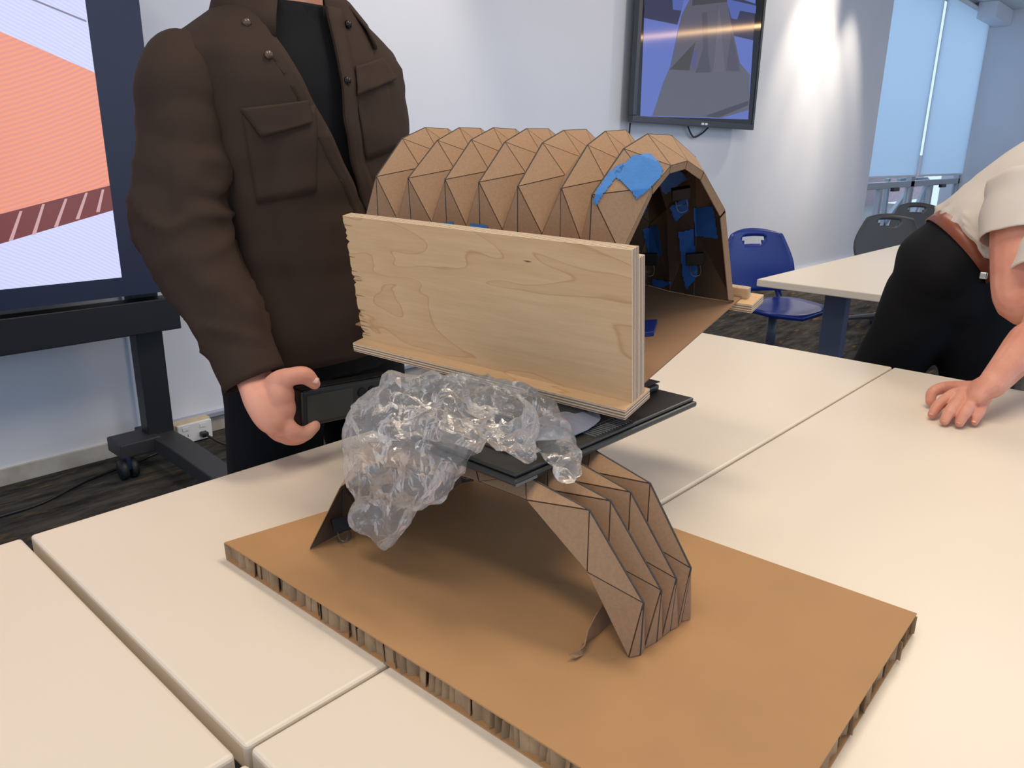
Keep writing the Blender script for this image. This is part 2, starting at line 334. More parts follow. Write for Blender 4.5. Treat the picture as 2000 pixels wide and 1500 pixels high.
# power outlet
so = thing('power_outlet', 'white double power outlet on a timber block at the wall foot', 'power outlet', (1.44, 3.27, 0.0))
MB().box((-0.085, -0.05, 0.004), (0.085, 0.03, 0.098)).build('block', mat('timber_block', (214, 196, 160), 0.6, var=0.15, scale=30), so, bevel=0.003)
MB().box((-0.075, -0.068, 0.006), (0.082, -0.05, 0.093)).build('plate', mat('socket_white', (236, 236, 238), 0.3), so, bevel=0.004)
for x in (-0.04, 0.04):
    MB().box((x-0.014, -0.071, 0.066), (x+0.014, -0.068, 0.082)).build('switch', MATS['socket_white'], so)
    for dx, r in ((-0.009, 0.5), (0.009, -0.5), (0, 0)):
        MB().box((x+dx-0.0015, -0.0685, 0.036+(0 if dx else -0.012)), (x+dx+0.0015, -0.0675, 0.046+(0 if dx else -0.012))).build('pin_slot', MATS['black_plastic'], so)
MB().box((0.02, -0.10, 0.024), (0.05, -0.068, 0.046)).build('plug', MATS['black_plastic'], so, bevel=0.004)
def cable(name, label, pts, r, col=None):
    v, f = tube(pts, r, 8, sub=8); o = mesh_obj(name, v, f, col or MATS['black_plastic'], None, True); return tag(o, label, 'cable')
cable('power_cable', 'black power cable running right from the wall outlet', [(1.475, 3.17, 0.035), (1.52, 3.05, 0.008), (1.7, 3.02, 0.006), (1.95, 3.1, 0.006), (2.4, 3.12, 0.006)], 0.005)
cable('power_cable', 'black cable on the carpet behind the display stand', [(0.2, 2.9, .006), (0.55, 2.98, 0.006), (0.75, 3.0, 0.006), (0.95, 3.1, 0.006), (1.18, 3.16, 0.006), (1.30, 3.20, .006)], 0.006)

# ------------------------------------------------------------------ television
YT = 3.20
tv = thing('television', 'black television on the back wall showing a folded model', 'television', (5.86, YT, 1.47))
w, h = 1.94, 1.10; x0 = 4.75; z0 = 1.465
x0 = aY(1233, 245, YT).x; x1 = aY(1470, 249, YT).x; z0 = (aY(1233, 245, YT).z+aY(1470, 249, YT).z)/2; h = (x1-x0)*0.575
tv.location = ((x0+x1)/2, YT, z0); hw = (x1-x0)/2
MB().box((-hw+.03, 0.012, 0.03), (hw-.03, 0.05, h-.03)).build('back', m_blk, tv)
MB().box((-0.25, 0.05, h/2-.2), (0.25, 0.098, h/2+.2)).build('wall_bracket', m_blk, tv)
m_tvb = mat('tv_bezel', (84, 86, 92), 0.3, metal=0.7)
for a, b in (((-hw, 0), (hw, .045)), ((-hw, h-.03), (hw, h)), ((-hw, .045), (-hw+.04, h-.03)), ((hw-.03, .045), (hw, h-.03))):
    MB().box((a[0], -0.012, a[1]), (b[0], 0.03, b[1])).build('bezel', m_tvb, tv, bevel=0.004)
m_pan = mat('tv_glass', (10, 12, 22), 0.06, spec=0.9); pn = MB().box((-hw+.03, -0.004, .035), (hw-.02, 0.012, h-.02)).build('screen', m_pan, tv)
MB().box((0.02, -0.0135, .014), (0.06, -0.012, .03)).build('logo', mat('logo_white', (240, 240, 245), 0.3), tv); MB().box((0.075, -0.0135, .014), (0.115, -0.012, .03)).build('logo', MATS['logo_white'], tv)
def tvp(name, px, c, s, off):
    M_ = scr_mat(name+str(off), c, s*.85); M_.node_tree.nodes['Principled BSDF'].inputs['Roughness'].default_value = 0.08; M_.node_tree.nodes['Principled BSDF'].inputs['Specular IOR Level'].default_value = 0.8
    scr_poly(name, [(1180+a/5.263, b/5.263) for a, b in px], YT, M_, tv, off)
tvp('picture', [(365, 1195), (1475, 1228), (1555, -60), (415, -60)], (108, 128, 214), 0.8, 0.0050)
tvp('picture_dark', [(400, 185), (745, 255), (790, 100), (780, -60), (420, -60)], (52, 56, 92), 0.8, 0.0060)
tvp('picture_light', [(700, 100), (785, 110), (830, -60), (690, -60)], (90, 110, 190), 0.8, 0.0063)
tvp('picture_dark', [(1330, 370), (1525, 415), (1550, 40), (1250, -60), (1290, 200)], (52, 56, 92), 0.8, 0.0061)
tvp('picture_light', [(1250, -10), (1555, 60), (1550, 140), (1390, 110), (1360, 200), (1300, 190)], (92, 112, 196), 0.8, 0.0063)
tvp('picture_ground', [(490, 1190), (1200, 1212), (1480, 1130), (1490, 770), (1390, 650), (900, 600), (700, 620), (600, 850)], (104, 106, 120), 0.8, 0.0066)
tvp('picture_strip', [(1020, 1195), (1170, 1210), (1475, 1080), (1478, 1035)], (72, 74, 92), 0.8, 0.0070)
tvp('picture_tower', [(665, 715), (865, 725), (1390, 740), (1385, 640), (1300, 250), (1240, -60), (900, -60), (790, 150)], (100, 98, 116), 0.8, 0.0072)
for q, c in (([(665, 715), (865, 725), (930, 430)], (74, 72, 74)), ([(930, 750), (1090, 745), (1060, 560), (1050, 120), (1000, 130), (1010, 500)], (86, 84, 100)), ([(1110, 740), (1230, 735), (1190, 200), (1170, 60)], (112, 108, 128)), ([(1250, 720), (1385, 735), (1300, 300)], (88, 86, 104)), ([(885, 700), (925, 700), (950, 500), (905, 560)], (90, 92, 150)), ([(905, -60), (1245, -60), (1255, 20), (895, 60)], (70, 70, 80))):
    tvp('picture_fold', q, c, 0.8, 0.0078)
cable('television_cable', 'thin black cable looping below the television', [aY(1343, 246, 3.26), aY(1350, 262, 3.27), aY(1357, 268, 3.28), aY(1372, 260, 3.28), aY(1384, 248, 3.27)], 0.006)
cable('television_cable', 'thin black cable hanging down left of the television', [aY(1231, 240, 3.27), aY(1229, 262, 3.28), aY(1226, 300, 3.285), aY(1225, 420, 3.285)], 0.006)

# ------------------------------------------------------------------ chairs
m_blue = mat('chair_blue', (22, 46, 128), 0.3); m_dgr = mat('chair_grey', (66, 66, 70), 0.4); m_base = mat('chair_base', (70, 76, 92), 0.4)
def chair(label, loc_, rz, shell, group):
    c = thing('swivel_chair', label, 'chair', loc_, rz, group)   # faces local -Y
    V = []; Fc = []; n = 12
    def outl(u): # half width of the seat along depth
        return 0.235*(1-0.10*abs(u)**2)
    rows = 12
    seat = MB(); top = []; bot = []
    for i in range(rows+1):
        u = -1+2*i/rows; yy = -0.03+0.22*u; hwid = 0.24*math.sqrt(max(0, 1-abs(u)**3.2))+0.002
        for k in range(n+1):
            s = -1+2*k/n; x = hwid*s; z = 0.445+0.02*s*s*abs(hwid/0.24)-0.03*max(0, -u-0.55)*1.5+0.012*u*u
            top.append((x, yy, z)); bot.append((x*0.96, yy, z-0.028))
    N1 = len(top); seat.v = [Vector(p) for p in top+bot]
    for i in range(rows):
        for k in range(n):
            a = i*(n+1)+k; q = (a, a+1, a+n+2, a+n+1); seat.f.append(q); seat.f.append(tuple(N1+j for j in q[::-1]))
    for i in range(rows):
        a = i*(n+1); b = a+n; seat.f.append((a, a+n+1, N1+a+n+1, N1+a)); seat.f.append((b, N1+b, N1+b+n+1, b+n+1))
    for k in range(n):
        seat.f.append((k, N1+k, N1+k+1, k+1)); b = rows*(n+1)+k; seat.f.append((b, b+1, N1+b+1, N1+b))
    seat.build('seat', shell, c, True)
    bk = MB(); rows2, n2 = 16, 20; A = []; B = []
    def hole(x, z): return (x/0.075)**2+((z-0.80)/0.034)**2 < 1 and z < 0.82
    for i in range(rows2+1):
        u = i/rows2; z = 0.50+0.36*u; hwid = 0.255*(0.80+0.2*math.sin(PI*min(1, u*1.05+.12)))*(1 if u < .8 else 1-0.9*(u-.8)**1.6*2.2)
        for k in range(n2+1):
            s = -1+2*k/n2; x = hwid*s; y = 0.20+0.07*u-0.05*s*s; zz = z-0.03*u*s*s
            A.append((x, y, zz)); B.append((x, y+0.016, zz))
    N2 = len(A); bk.v = [Vector(p) for p in A+B]; keep = {}
    for i in range(rows2):
        for k in range(n2):
            a = i*(n2+1)+k; ce = (Vector(A[a])+Vector(A[a+n2+2]))/2; keep[(i, k)] = not hole(ce.x, ce.z)
    for (i, k), ok in keep.items():
        if not ok: continue
        a = i*(n2+1)+k; q = (a, a+1, a+n2+2, a+n2+1); bk.f.append(q); bk.f.append(tuple(N2+j for j in q[::-1]))
        for (di, dk, e) in ((-1, 0, (q[0], q[1])), (1, 0, (q[2], q[3])), (0, -1, (q[3], q[0])), (0, 1, (q[1], q[2]))):
            if not keep.get((i+di, k+dk), False): bk.f.append((e[1], e[0], N2+e[0], N2+e[1]))
    bk.build('backrest', shell, c, True)
    for s in (-1, 1): MB().tube([(s*.15, 0.08, .425), (s*.19, 0.19, .44), (s*.17, 0.235, .56)], (.018), 8, sub=5).build('back_support', shell, c, True)
    MB().tube([(0, 0, .14), (0, 0, .42)], .026, 14).build('post', m_base, c, True)
    MB().box((-.09, -.1, .405), (.09, .1, .425)).build('seat_plate', MATS['black_plastic'], c, bevel=.005)
    MB().tube([(.05, 0, .41), (.2, .03, .40), (.25, .04, .385)], .007, 6, sub=4).build('lever', MATS['black_plastic'], c, True)
    for k in range(5):
        a = 2*PI*k/5+.3; e = Vector((math.cos(a)*.28, math.sin(a)*.28, .075))
        MB().tube([(0, 0, .13), tuple(e)], [.026, .017], 8).build('base_arm', m_base, c)
        ca = MB(); ca.tube([e+Vector((-.022*math.sin(a), .022*math.cos(a), -.047)), e+Vector((.022*math.sin(a), -.022*math.cos(a), -.047))], .027, 12); ca.build('caster', MATS['caster_rubber'], c)
    return c
chair('bright blue swivel chair between the model and the background table', (4.22, 1.80, 0), -0.50, m_blue, 'swivel chairs')
chair('blue swivel chair tucked under the background table, behind the man in white', (4.25, 0.62, 0), PI, m_blue, 'swivel chairs')
chair('dark grey chair with a handle hole, behind the background table', (6.15, 1.74, 0), -0.95, m_dgr, 'swivel chairs')
chair('dark grey chair behind the leaning man, its back rising by his belt', (8.0, 2.05, 0), -0.9, m_dgr, 'swivel chairs')
# ------------------------------------------------------------------ honeycomb base
m_card = mat('kraft_base', (180, 137, 94), 0.72, var=0.07, scale=9, bump=0.12, bscale=500, spec=0.3)
m_cardf = mat('kraft_fibre', (164, 130, 100), 0.75, var=0.12, scale=260, bump=0.10, bscale=600, spec=0.25)
m_core = mat('kraft_core', (168, 140, 108), 0.85, var=0.25, scale=40)
m_cored = mat('kraft_core_shaded', (112, 88, 66), 0.9)  # darkened kraft for the filler, painting in the shade between the cell walls
m_score = mat('score_line', (70, 52, 40), 0.9)
m_burnt = mat('burnt_edge', (74, 70, 66), 0.85, var=0.3, scale=200)
ZB0, ZB1 = T+0.0005, 0.757
quad = [Vector((0.434, 0.912, 0)), Vector((0.452, 0.160, 0)), Vector((0.908, 0.172, 0)), Vector((0.884, 0.853, 0))]
base = thing('honeycomb_board', 'thick honeycomb cardboard base board on the white tables', 'cardboard', (0.67, 0.52, ZB0))
bo = Vector(base.location)
def qpoly(z, grow=0.0):
    c = sum(quad, Vector())/4
    return [Vector((c.x+(p.x-c.x)*(1+grow), c.y+(p.y-c.y)*(1+grow), z))-bo for p in quad]
MB().prism(qpoly(ZB0), (0, 0, 0.0015)).build('bottom_sheet', m_card, base)
MB().prism(qpoly(ZB1-0.0018), (0, 0, 0.0018)).build('top_sheet', m_card, base)
MB().prism(qpoly(ZB0+0.0016, -0.05), (0, 0, ZB1-ZB0-0.0036)).build('core', m_cored, base)
core_me = {}
for e, (ia, ib, cnt) in enumerate(((0, 1, 84), (1, 2, 44), (2, 3, 66))):
    a, b = quad[ia], quad[ib]; t = (b-a); L_ = t.length; t.normalize(); inn = Vector((-t.y, t.x, 0))
    if inn.dot(sum(quad, Vector())/4-a) < 0: inn = -inn
    for k in range(cnt):
        u = (k+0.5)/cnt*L_; p = a+t*u+inn*(0.0035+random.random()*0.004); ang = random.choice((0.15, 0.9, -0.7, 0.4, -0.2, 1.2))
        d = (t*math.cos(ang)+inn*math.sin(ang))*0.0058*random.uniform(.8, 1.35); th = inn*0.0006
        lean = t*random.uniform(-.0025, .0025)
        z0, z1 = ZB0+0.0015, ZB1-0.0018; q = MB()
        q.add([p-d-th-bo+Vector((0, 0, z0)), p+d-th-bo+Vector((0, 0, z0)), p+d+th-bo+Vector((0, 0, z0)), p-d+th-bo+Vector((0, 0, z0)),
               p-d-th-bo+lean+Vector((0, 0, z1)), p+d-th-bo+lean+Vector((0, 0, z1)), p+d+th-bo+lean+Vector((0, 0, z1)), p-d+th-bo+lean+Vector((0, 0, z1))],
              [(0, 3, 2, 1), (4, 5, 6, 7), (0, 1, 5, 4), (1, 2, 6, 5), (2, 3, 7, 6), (3, 0, 4, 7)])
        q.build('cell_wall', m_core, base)

# ------------------------------------------------------------------ pleated cardboard vaults
def panel(parent, tri, out, material, th=0.0010, gap=0.0006, lift=0.0):
    c = (tri[0]+tri[1]+tri[2])/3; n = (tri[1]-tri[0]).cross(tri[2]-tri[0])
    if n.length < 1e-9: return None
    n.normalize()
    if n.dot(out) < 0: n = -n
    pts = []
    a = (tri[0]-tri[1]).length; b = (tri[1]-tri[2]).length; cc = (tri[2]-tri[0]).length
    ins = (tri[2]*a+tri[0]*b+tri[1]*cc)/(a+b+cc); s_ = (a+b+cc)/2; area = (tri[1]-tri[0]).cross(tri[2]-tri[0]).length/2; inr = area/s_
    k = max(0.0, 1-gap/inr)
    for p in tri: pts.append(ins+(p-ins)*k+n*lift)
    return MB().prism(pts, n*th).build('panel', material, parent)
def strip_tris(A, V):
    """zigzag triangles between a crest polyline A (n) and a valley polyline V (n-1)"""
    T_ = []
    for i in range(len(V)):
        T_.append((A[i], A[i+1], V[i]))
        if i+1 < len(V): T_.append((A[i+1], V[i], V[i+1]))
    return T_
def pleat(vault, crests, valleys, centre, material):
    """crests[k] lies between valleys[k] and valleys[k+1]"""
    allt = []
    for k, A in enumerate(crests):
        rib = MB(); tris = []
        for V in (valleys[k], valleys[k+1]): tris += strip_tris(A, V)
        for t in tris: rib.add(t, [(0, 1, 2)])
        r = mesh_obj('rib', rib.v, rib.f, m_score, vault)
        for t in tris:
            c = (t[0]+t[1]+t[2])/3; o_ = c-centre(c); panel(r, t, o_, material); allt.append((t, o_))
        eg = MB(); eg.tube(A, 0.0015, 5); eg.build('crest_edge', m_burnt, r)
    return allt
# frame of the tilted upper assembly
AO = Vector((0.802, 0.526, 0.950))
AM = Matrix(((0.9775, -0.1177, -0.175), (0.1117, 0.9928, -0.0437), (0.1789, 0.0232, 0.9836)))
_q = AM.to_quaternion().to_matrix().to_4x4(); _q.translation = CAM+(AO-CAM)*.953; AMX = _q @ Matrix.Scale(.953, 4)
AI = AMX.inverted()
def aL(px, py, axis, val):   # pixel to a point of a plane in the assembly frame
    d = AI.to_3x3() @ ray(px, py); c = AI @ CAM; return c+d*((val-c[axis])/d[axis])
vault = thing('folded_vault', 'upper tunnel vault of pleated brown cardboard behind the plywood', 'cardboard model', matrix=AMX)
XV = 0.292
cprof = [(-.150, .0036), (-.147, .120), (-.136, .241), (-.060, .290), (0, .300), (.064, .289), (.138, .242), (.150, .120), (.150, .0036)]
vprof = [(-.150, .0036), (-.143, .172), (-.072, .245), (-.021, .262), (.021, .262), (.074, .240), (.128, .155), (.145, .0036)]
rprof = [(-.158, .0036), (-.125, .160), (-.0585, .239), (-.019, .262), (.019, .262), (.0585, .239), (.118, .168), (.156, .0036)]
ys = [.545, .474, .402, .331, .262, .187, .108]
shear = lambda k, x: -0.23*(x)*(1 if k >= 6.5 else (0.5 if k >= 6 else 0.1 if k > 5 else 0))
xo = [XV-.012, XV-.004, XV, XV, XV+.004, XV+.004, XV-.016]
crests = []; valleys = []
for k in range(7):
    crests.append([Vector((xo[k]+x, ys[k]+shear(k, x)+random.uniform(-.003, .003), z+random.uniform(-.002, .002)*(z > .1))) for x, z in cprof])
vy = [ys[0]+.036]+[(ys[i]+ys[i+1])/2 for i in range(6)]+[.052]
vx = [xo[0]]+[(xo[i]+xo[i+1])/2 for i in range(6)]+[.268]
for k in range(8):
    fl = 0.0 if k == 7 else -0.006
    valleys.append([Vector((vx[k]+x, vy[k]+shear(k-.5, x)+fl, z)) for x, z in (rprof if k == 7 else vprof)])
shell = pleat(vault, crests, valleys, lambda c: Vector((XV, c.y, .06)), m_cardf)
# front rim flange
rimV = valleys[7]; cz = Vector((.268, rimV[3].y, .05))
for i in range(len(rimV)-1):
    a, b = rimV[i], rimV[i+1]; ia = a+(cz-a).normalized()*.011; ib = b+(cz-b).normalized()*.011
    ia.y += .002; ib.y += .002
    MB().prism([a.lerp(b, .02), b.lerp(a, .02), ib.lerp(ia, .02), ia.lerp(ib, .02)], (0, .0015, 0)).build('rim_flange', m_cardf, vault)
# tape
m_tape = mat('blue_tape', (58, 124, 190), 0.6, var=0.12, scale=60, bump=0.2, bscale=300)
_b = MB()
for t, o_ in shell:
    n = (t[1]-t[0]).cross(t[2]-t[0]).normalized(); n = n if n.dot(o_) > 0 else -n
    _b.add([p.copy() for p in t], [(0, 1, 2)])
BV = BVHTree.FromPolygons(_b.v, _b.f)
def drape(poly, name, material, parent, cellpx=5, lift=.0034):
    """tape laid on the folded surface over the outline given"""
    def inside(x, y):
        r = False; n = len(poly)
        for i in range(n):
            x0, y0 = poly[i]; x1, y1 = poly[(i+1) % n]
            if (y0 > y) != (y1 > y) and x < (x1-x0)*(y-y0)/(y1-y0)+x0: r = not r
        return r
    xs = [p[0] for p in poly]; yy = [p[1] for p in poly]; P = {}; b = MB(); c = AI @ CAM
    nx = int((max(xs)-min(xs))/cellpx)+1; ny = int((max(yy)-min(yy))/cellpx)+1
    for i in range(nx+1):
        for j in range(ny+1):
            x = min(xs)+i*cellpx; y = min(yy)+j*cellpx; h_, n_, _, d_ = BV.ray_cast(c, (AI.to_3x3() @ ray(x, y)).normalized())
            if h_ is not None:
                P[i, j] = len(b.v); b.v.append(h_-(AI.to_3x3() @ ray(x, y)).normalized()*lift)
    for i in range(nx):
        for j in range(ny):
            k = [(i, j), (i+1, j), (i+1, j+1), (i, j+1)]
            if all(q in P for q in k) and inside(min(xs)+(i+.5)*cellpx, min(yy)+(j+.5)*cellpx):
                vs = [b.v[P[q]] for q in k]
                if max((vs[a]-vs[a-1]).length for a in range(4)) < .03: b.f.append(tuple(P[q] for q in k))
    if b.f:   # keep the largest connected piece
        own = list(range(len(b.v)))
        def root(i):
            while own[i] != i: own[i] = own[own[i]]; i = own[i]
            return i
        for q in b.f:
            for i in q[1:]: own[root(i)] = root(q[0])
        cnt = {}
        for q in b.f: cnt[root(q[0])] = cnt.get(root(q[0]), 0)+1
        best = max(cnt, key=cnt.get); b.f = [q for q in b.f if root(q[0]) == best]
        used = sorted({i for q in b.f for i in q}); mp_ = {i: k for k, i in enumerate(used)}
        b.v = [b.v[i] for i in used]; b.f = [tuple(mp_[i] for i in q) for q in b.f]
        o = b.build(name, material, parent); o.modifiers.new('t', 'SOLIDIFY').thickness = .0004; return o
z2 = lambda L_: [(1060+a/4, 220+b/4) for a, b in L_]
drape(z2([(715, 330), (845, 318), (890, 360), (940, 440), (905, 545), (830, 600), (735, 675), (690, 610), (640, 560), (570, 500), (560, 470), (620, 410)]), 'masking_tape', m_tape, vault, 3)
drape(z2([(575, 420), (620, 400), (640, 420), (560, 520), (470, 640), (410, 740), (398, 690), (420, 600), (480, 500)]), 'masking_tape', m_tape, vault, 3)
m_taped = mat('blue_tape_shaded', (40, 96, 170), 0.6, var=0.12, scale=60)  # same tape in a deeper blue, shade of the vault interior put into its colour
# strips of tape on the inside of the far wall
for L_ in ([(905, 525), (1000, 475), (1075, 450), (1130, 520), (1050, 570), (960, 640), (925, 600)], [(990, 740), (1140, 650), (1145, 760), (1040, 850)], [(1180, 745), (1330, 735), (1370, 985), (1190, 960)],
           [(1060, 935), (1175, 910), (1190, 1100), (1215, 1270), (1120, 1385), (1095, 1280)], [(780, 910), (900, 880), (930, 1110), (840, 1170)], [(855, 1300), (1010, 1325), (900, 1385), (865, 1370)], [(750, 730), (835, 690), (800, 790), (735, 830)]):
    drape(z2(L_), 'masking_tape', m_taped, vault, 2.5, .0035)
for px in ([(855, 437), (885, 433), (886, 441), (858, 441)], [(918, 436), (952, 440), (953, 446), (919, 445)]): drape(px, 'masking_tape', m_tape, vault, 2)
# binder clips
m_clip = mat('clip_black', (14, 14, 16), 0.5, spec=0.3); m_wire = mat('clip_wire', (120, 120, 124), 0.3, metal=1.0)
def clip(label, matrix, s=1.0):
    o = thing('binder_clip', label, 'binder clip', matrix=matrix, group='black binder clips')
    MB().prism([(-.016*s, -.006*s, -.004*s), (-.016*s, .006*s, -.004*s), (-.016*s, .001*s, .020*s), (-.016*s, -.001*s, .020*s)], (.032*s, 0, 0)).build('body', m_clip, o, bevel=.0008)
    for sg in (-1, 1):
        MB().tube([(-.009*s, 0, .018*s), (-.010*s, sg*.006*s, .026*s), (-.006*s, sg*.012*s, .036*s), (.006*s, sg*.012*s, .036*s), (.010*s, sg*.006*s, .030*s), (.009*s, 0, .018*s)], .0007*s, 6, sub=4).build('wire_handle', m_wire, o, True)
    return o
def mx(p, rx=0, ry=0, rz=0): return Matrix.Translation(p) @ Matrix.Rotation(rz, 4, 'Z') @ Matrix.Rotation(ry, 4, 'Y') @ Matrix.Rotation(rx, 4, 'X')
clip('black binder clip hanging high under the vault crown', AMX @ mx(Vector((.350, .085, .205)), .25, PI+.1, 2.2), 0.9)
clip('black binder clip low on the far inner leg of the vault', AMX @ mx(Vector((.402, .080, .085)), 0, PI+.05, 2.1), 0.9)
clip('black binder clip low inside the vault, behind the blue tape', AMX @ mx(Vector((.372, .150, .085)), 0, PI, 2.0), 0.9)

# ------------------------------------------------------------------ plywood
def plymat(name, along):
    M_ = mat(name, (222, 190, 146), 0.5, spec=0.35); nt = M_.node_tree; N = nt.nodes; L = nt.links; b = N['Principled BSDF']; tc = N['Texture Coordinate']
    mp = N.new('ShaderNodeMapping'); mp.inputs['Scale'].default_value = (7, 1.8, 7) if along == 'y' else (2.6, 9, 9); L.new(tc.outputs['Object'], mp.inputs[0])
    n1 = N.new('ShaderNodeTexNoise'); n1.inputs['Scale'].default_value = 1.1; n1.inputs['Detail'].default_value = 2.5; n1.inputs['Distortion'].default_value = 0.6; L.new(mp.outputs[0], n1.inputs['Vector'])
    mm = N.new('ShaderNodeMath'); mm.operation = 'MULTIPLY'; mm.inputs[1].default_value = 9; L.new(n1.outputs['Fac'], mm.inputs[0])
    fr = N.new('ShaderNodeMath'); fr.operation = 'FRACT'; L.new(mm.outputs[0], fr.inputs[0])
    r = N.new('ShaderNodeValToRGB'); e = r.color_ramp.elements; e[0].position = 0.0; e[0].color = (*lin((198, 156, 112)), 1); e[1].position = 0.05; e[1].color = (*lin((213, 175, 132)), 1)
    x = r.color_ramp.elements.new(0.965); x.color = (*lin((218, 182, 140)), 1); x = r.color_ramp.elements.new(1.0); x.color = (*lin((202, 160, 116)), 1)
    L.new(fr.outputs[0], r.inputs[0])
    n2 = N.new('ShaderNodeTexNoise'); n2.inputs['Scale'].default_value = 4; n2.inputs['Detail'].default_value = 10; n2.inputs['Roughness'].default_value = 0.75
    mp2 = N.new('ShaderNodeMapping'); mp2.inputs['Scale'].default_value = (30, 2, 30) if along == 'y' else (2, 30, 30); L.new(tc.outputs['Object'], mp2.inputs[0]); L.new(mp2.outputs[0], n2.inputs['Vector'])
    mx_ = N.new('ShaderNodeMix'); mx_.data_type = 'RGBA'; mx_.blend_type = 'MULTIPLY'; mx_.inputs[0].default_value = 0.45
    r2 = N.new('ShaderNodeValToRGB'); r2.color_ramp.elements[0].position = .3; r2.color_ramp.elements[0].color = (.72, .68, .62, 1); r2.color_ramp.elements[1].position = .6; r2.color_ramp.elements[1].color = (1, 1, 1, 1)
    L.new(n2.outputs['Fac'], r2.inputs[0]); L.new(r.outputs[0], mx_.inputs[6]); L.new(r2.outputs[0], mx_.inputs[7]); L.new(mx_.outputs[2], b.inputs['Base Color'])
    return M_
def plyedge(name, axis, period):
    M_ = mat(name, (200, 170, 140), 0.75, bump=.3, bscale=500); nt = M_.node_tree; N = nt.nodes; L = nt.links; b = N['Principled BSDF']; tc = N['Texture Coordinate']
    wv = N.new('ShaderNodeTexWave'); wv.bands_direction = axis; wv.inputs['Scale'].default_value = 2*PI/20/period; wv.inputs['Distortion'].default_value = 0.6; wv.inputs['Detail Scale'].default_value = 3
    L.new(tc.outputs['Object'], wv.inputs[0])
    r = N.new('ShaderNodeValToRGB'); r.color_ramp.elements[0].position = .35; r.color_ramp.elements[0].color = (*lin((142, 114, 92)), 1); r.color_ramp.elements[1].position = .6; r.color_ramp.elements[1].color = (*lin((222, 200, 172)), 1)
    L.new(wv.outputs['Fac'], r.inputs[0]); L.new(r.outputs[0], b.inputs['Base Color']); return M_
m_ply = plymat('birch_plywood', 'y'); m_pex = plyedge('plywood_edge_x', 'X', .0042); m_pez = plyedge('plywood_edge_z', 'Z', .0042)
def plybox(name, a, b, axis, parent, jag=False):
    o = MB().box(a, b).build(name, m_ply, parent, bevel=.0006, seg=1); o.data.materials.append(m_pex if axis == 0 else m_pez)
    for p in o.data.polygons:
        if abs(p.normal[axis]) < .7: p.material_index = 1
    return o
stand = thing('plywood_stand', 'birch plywood board standing upright on a plank', 'plywood', matrix=AMX)
plybox('plank', (0, -.001, -.0150), (.0720, .506, 0), 2, stand)
plybox('backing_board', (.041, .001, 0), (.0595, .500, .192), 0, stand)
# front board with a splintered end
P_ = [(0.022, 0.0, 0.0), (0.022, 0.0, .2080)]; n = 46
edge = []
for k in range(n+1):
    z = .2080*(1-k/n); j = random.uniform(-.0012, .0012); j -= .006*(random.random() < .18)*random.random()
    edge.append((0.022, 0.503+j, z))
fb = MB(); fb.prism(P_+edge, (.0185, 0, 0)); fbo = fb.build('upright_board', m_ply, stand); fbo.data.materials.append(m_pex)
for p in fbo.data.polygons:
    if abs(p.normal[0]) < .7: p.material_index = 1
m_split = mat('split_dark', (120, 84, 54), 0.9)
for k in range(16):
    z = random.choice((.07, .03, .02, .05, .11, .15, .19, .012, .04))+random.uniform(-.01, .01); L_ = random.uniform(.006, .022)
    MB().prism([(.0219, .5025, z), (.0219, .5025, z+.0012), (.0219, .5025-L_, z+.0002)], (-.0003, 0, 0)).build('splinter', m_split, stand)
MB().prism([(.0219, .148, .1755), (.0219, .155, .1765), (.0219, .162, .176), (.0219, .155, .1745)], (-.0003, 0, 0)).build('knot', m_split, stand)
# far rail
rail = thing('plywood_rail', 'short plywood rail with a strip on top, beside the vault', 'plywood', matrix=AMX)
plybox('plank', (.432, -.013, -.0150), (.490, .520, 0), 2, rail)
plybox('strip', (.456, .004, 0), (.471, .515, .018), 0, rail)
# cardboard sheet under the vault
sh = MB().prism([(.060, .012, .0005), (.455, .014, .0005), (.455, .560, .0005), (.060, .560, .0005)], (0, 0, .0025)); sho = sh.build('cardboard_sheet', mat('kraft_sheet', (150, 114, 84), 0.75, var=0.06, scale=30, bump=.1, bscale=400)); sho.matrix_world = AMX
tag(sho, 'brown cardboard sheet lying under the vault between the plywood pieces', 'cardboard')
p = aL(1284, 632, 2, .003); pk = MB().prism([(p.x, p.y, .0031), (p.x-.05, p.y-.018, .0031), (p.x-.11, p.y+.05, .0031), (p.x-.05, p.y+.07, .0031)], (0, 0, .008)).build('blue_packet', mat('packet_blue', (32, 48, 120), 0.35), None, bevel=.001); pk.matrix_world = AMX
tag(pk, 'small dark blue packet on the sheet just behind the plywood edge', 'packet')

# ------------------------------------------------------------------ lower arch
lower = thing('folded_arch', 'lower arch of pleated brown cardboard standing on the base board', 'cardboard model', (0.65, 0.58, ZB1))
lo = Vector(lower.location); z0 = ZB1+.0006
# crest vertices from the right foot (small Y) over the crown to the left foot; X per rib
cY = [.366, .362, .432, .520, .600, .690, .770, .815, .820]
cZ = [z0, .826, .909, .9215, .9235, .9215, .900, .826, z0]
rX = [[.616, .609, .604, .602, .598, .590, .575, .562, .560],
      [.648, .643, .638, .640, .642, .648, .648, .648, .648],
      [.676, .674, .672, .680, .690, .702, .714, .724, .728],
      [.700, .705, .707, .722, .738, .752, .770, .785, .792]]
vY = [.372, .421, .503, .570, .640, .715, .775, .812]
vZ = [z0, .846, .904, .9070, .9070, .900, .850, z0]
cre = [[Vector((rX[k][j], cY[j]-.003*k*(j == 2), cZ[j]))-lo for j in range(9)] for k in range(4)]
vX = [[.604, .590, .584, .578, .568, .552, .530, .502]]
for k in range(3): vX.append([(rX[k][min(j, 8)]+rX[k+1][min(j, 8)]+rX[k][j+1]+rX[k+1][j+1])/4 for j in range(8)])
vX.append([.712, .722, .728, .742, .758, .775, .796, .810])
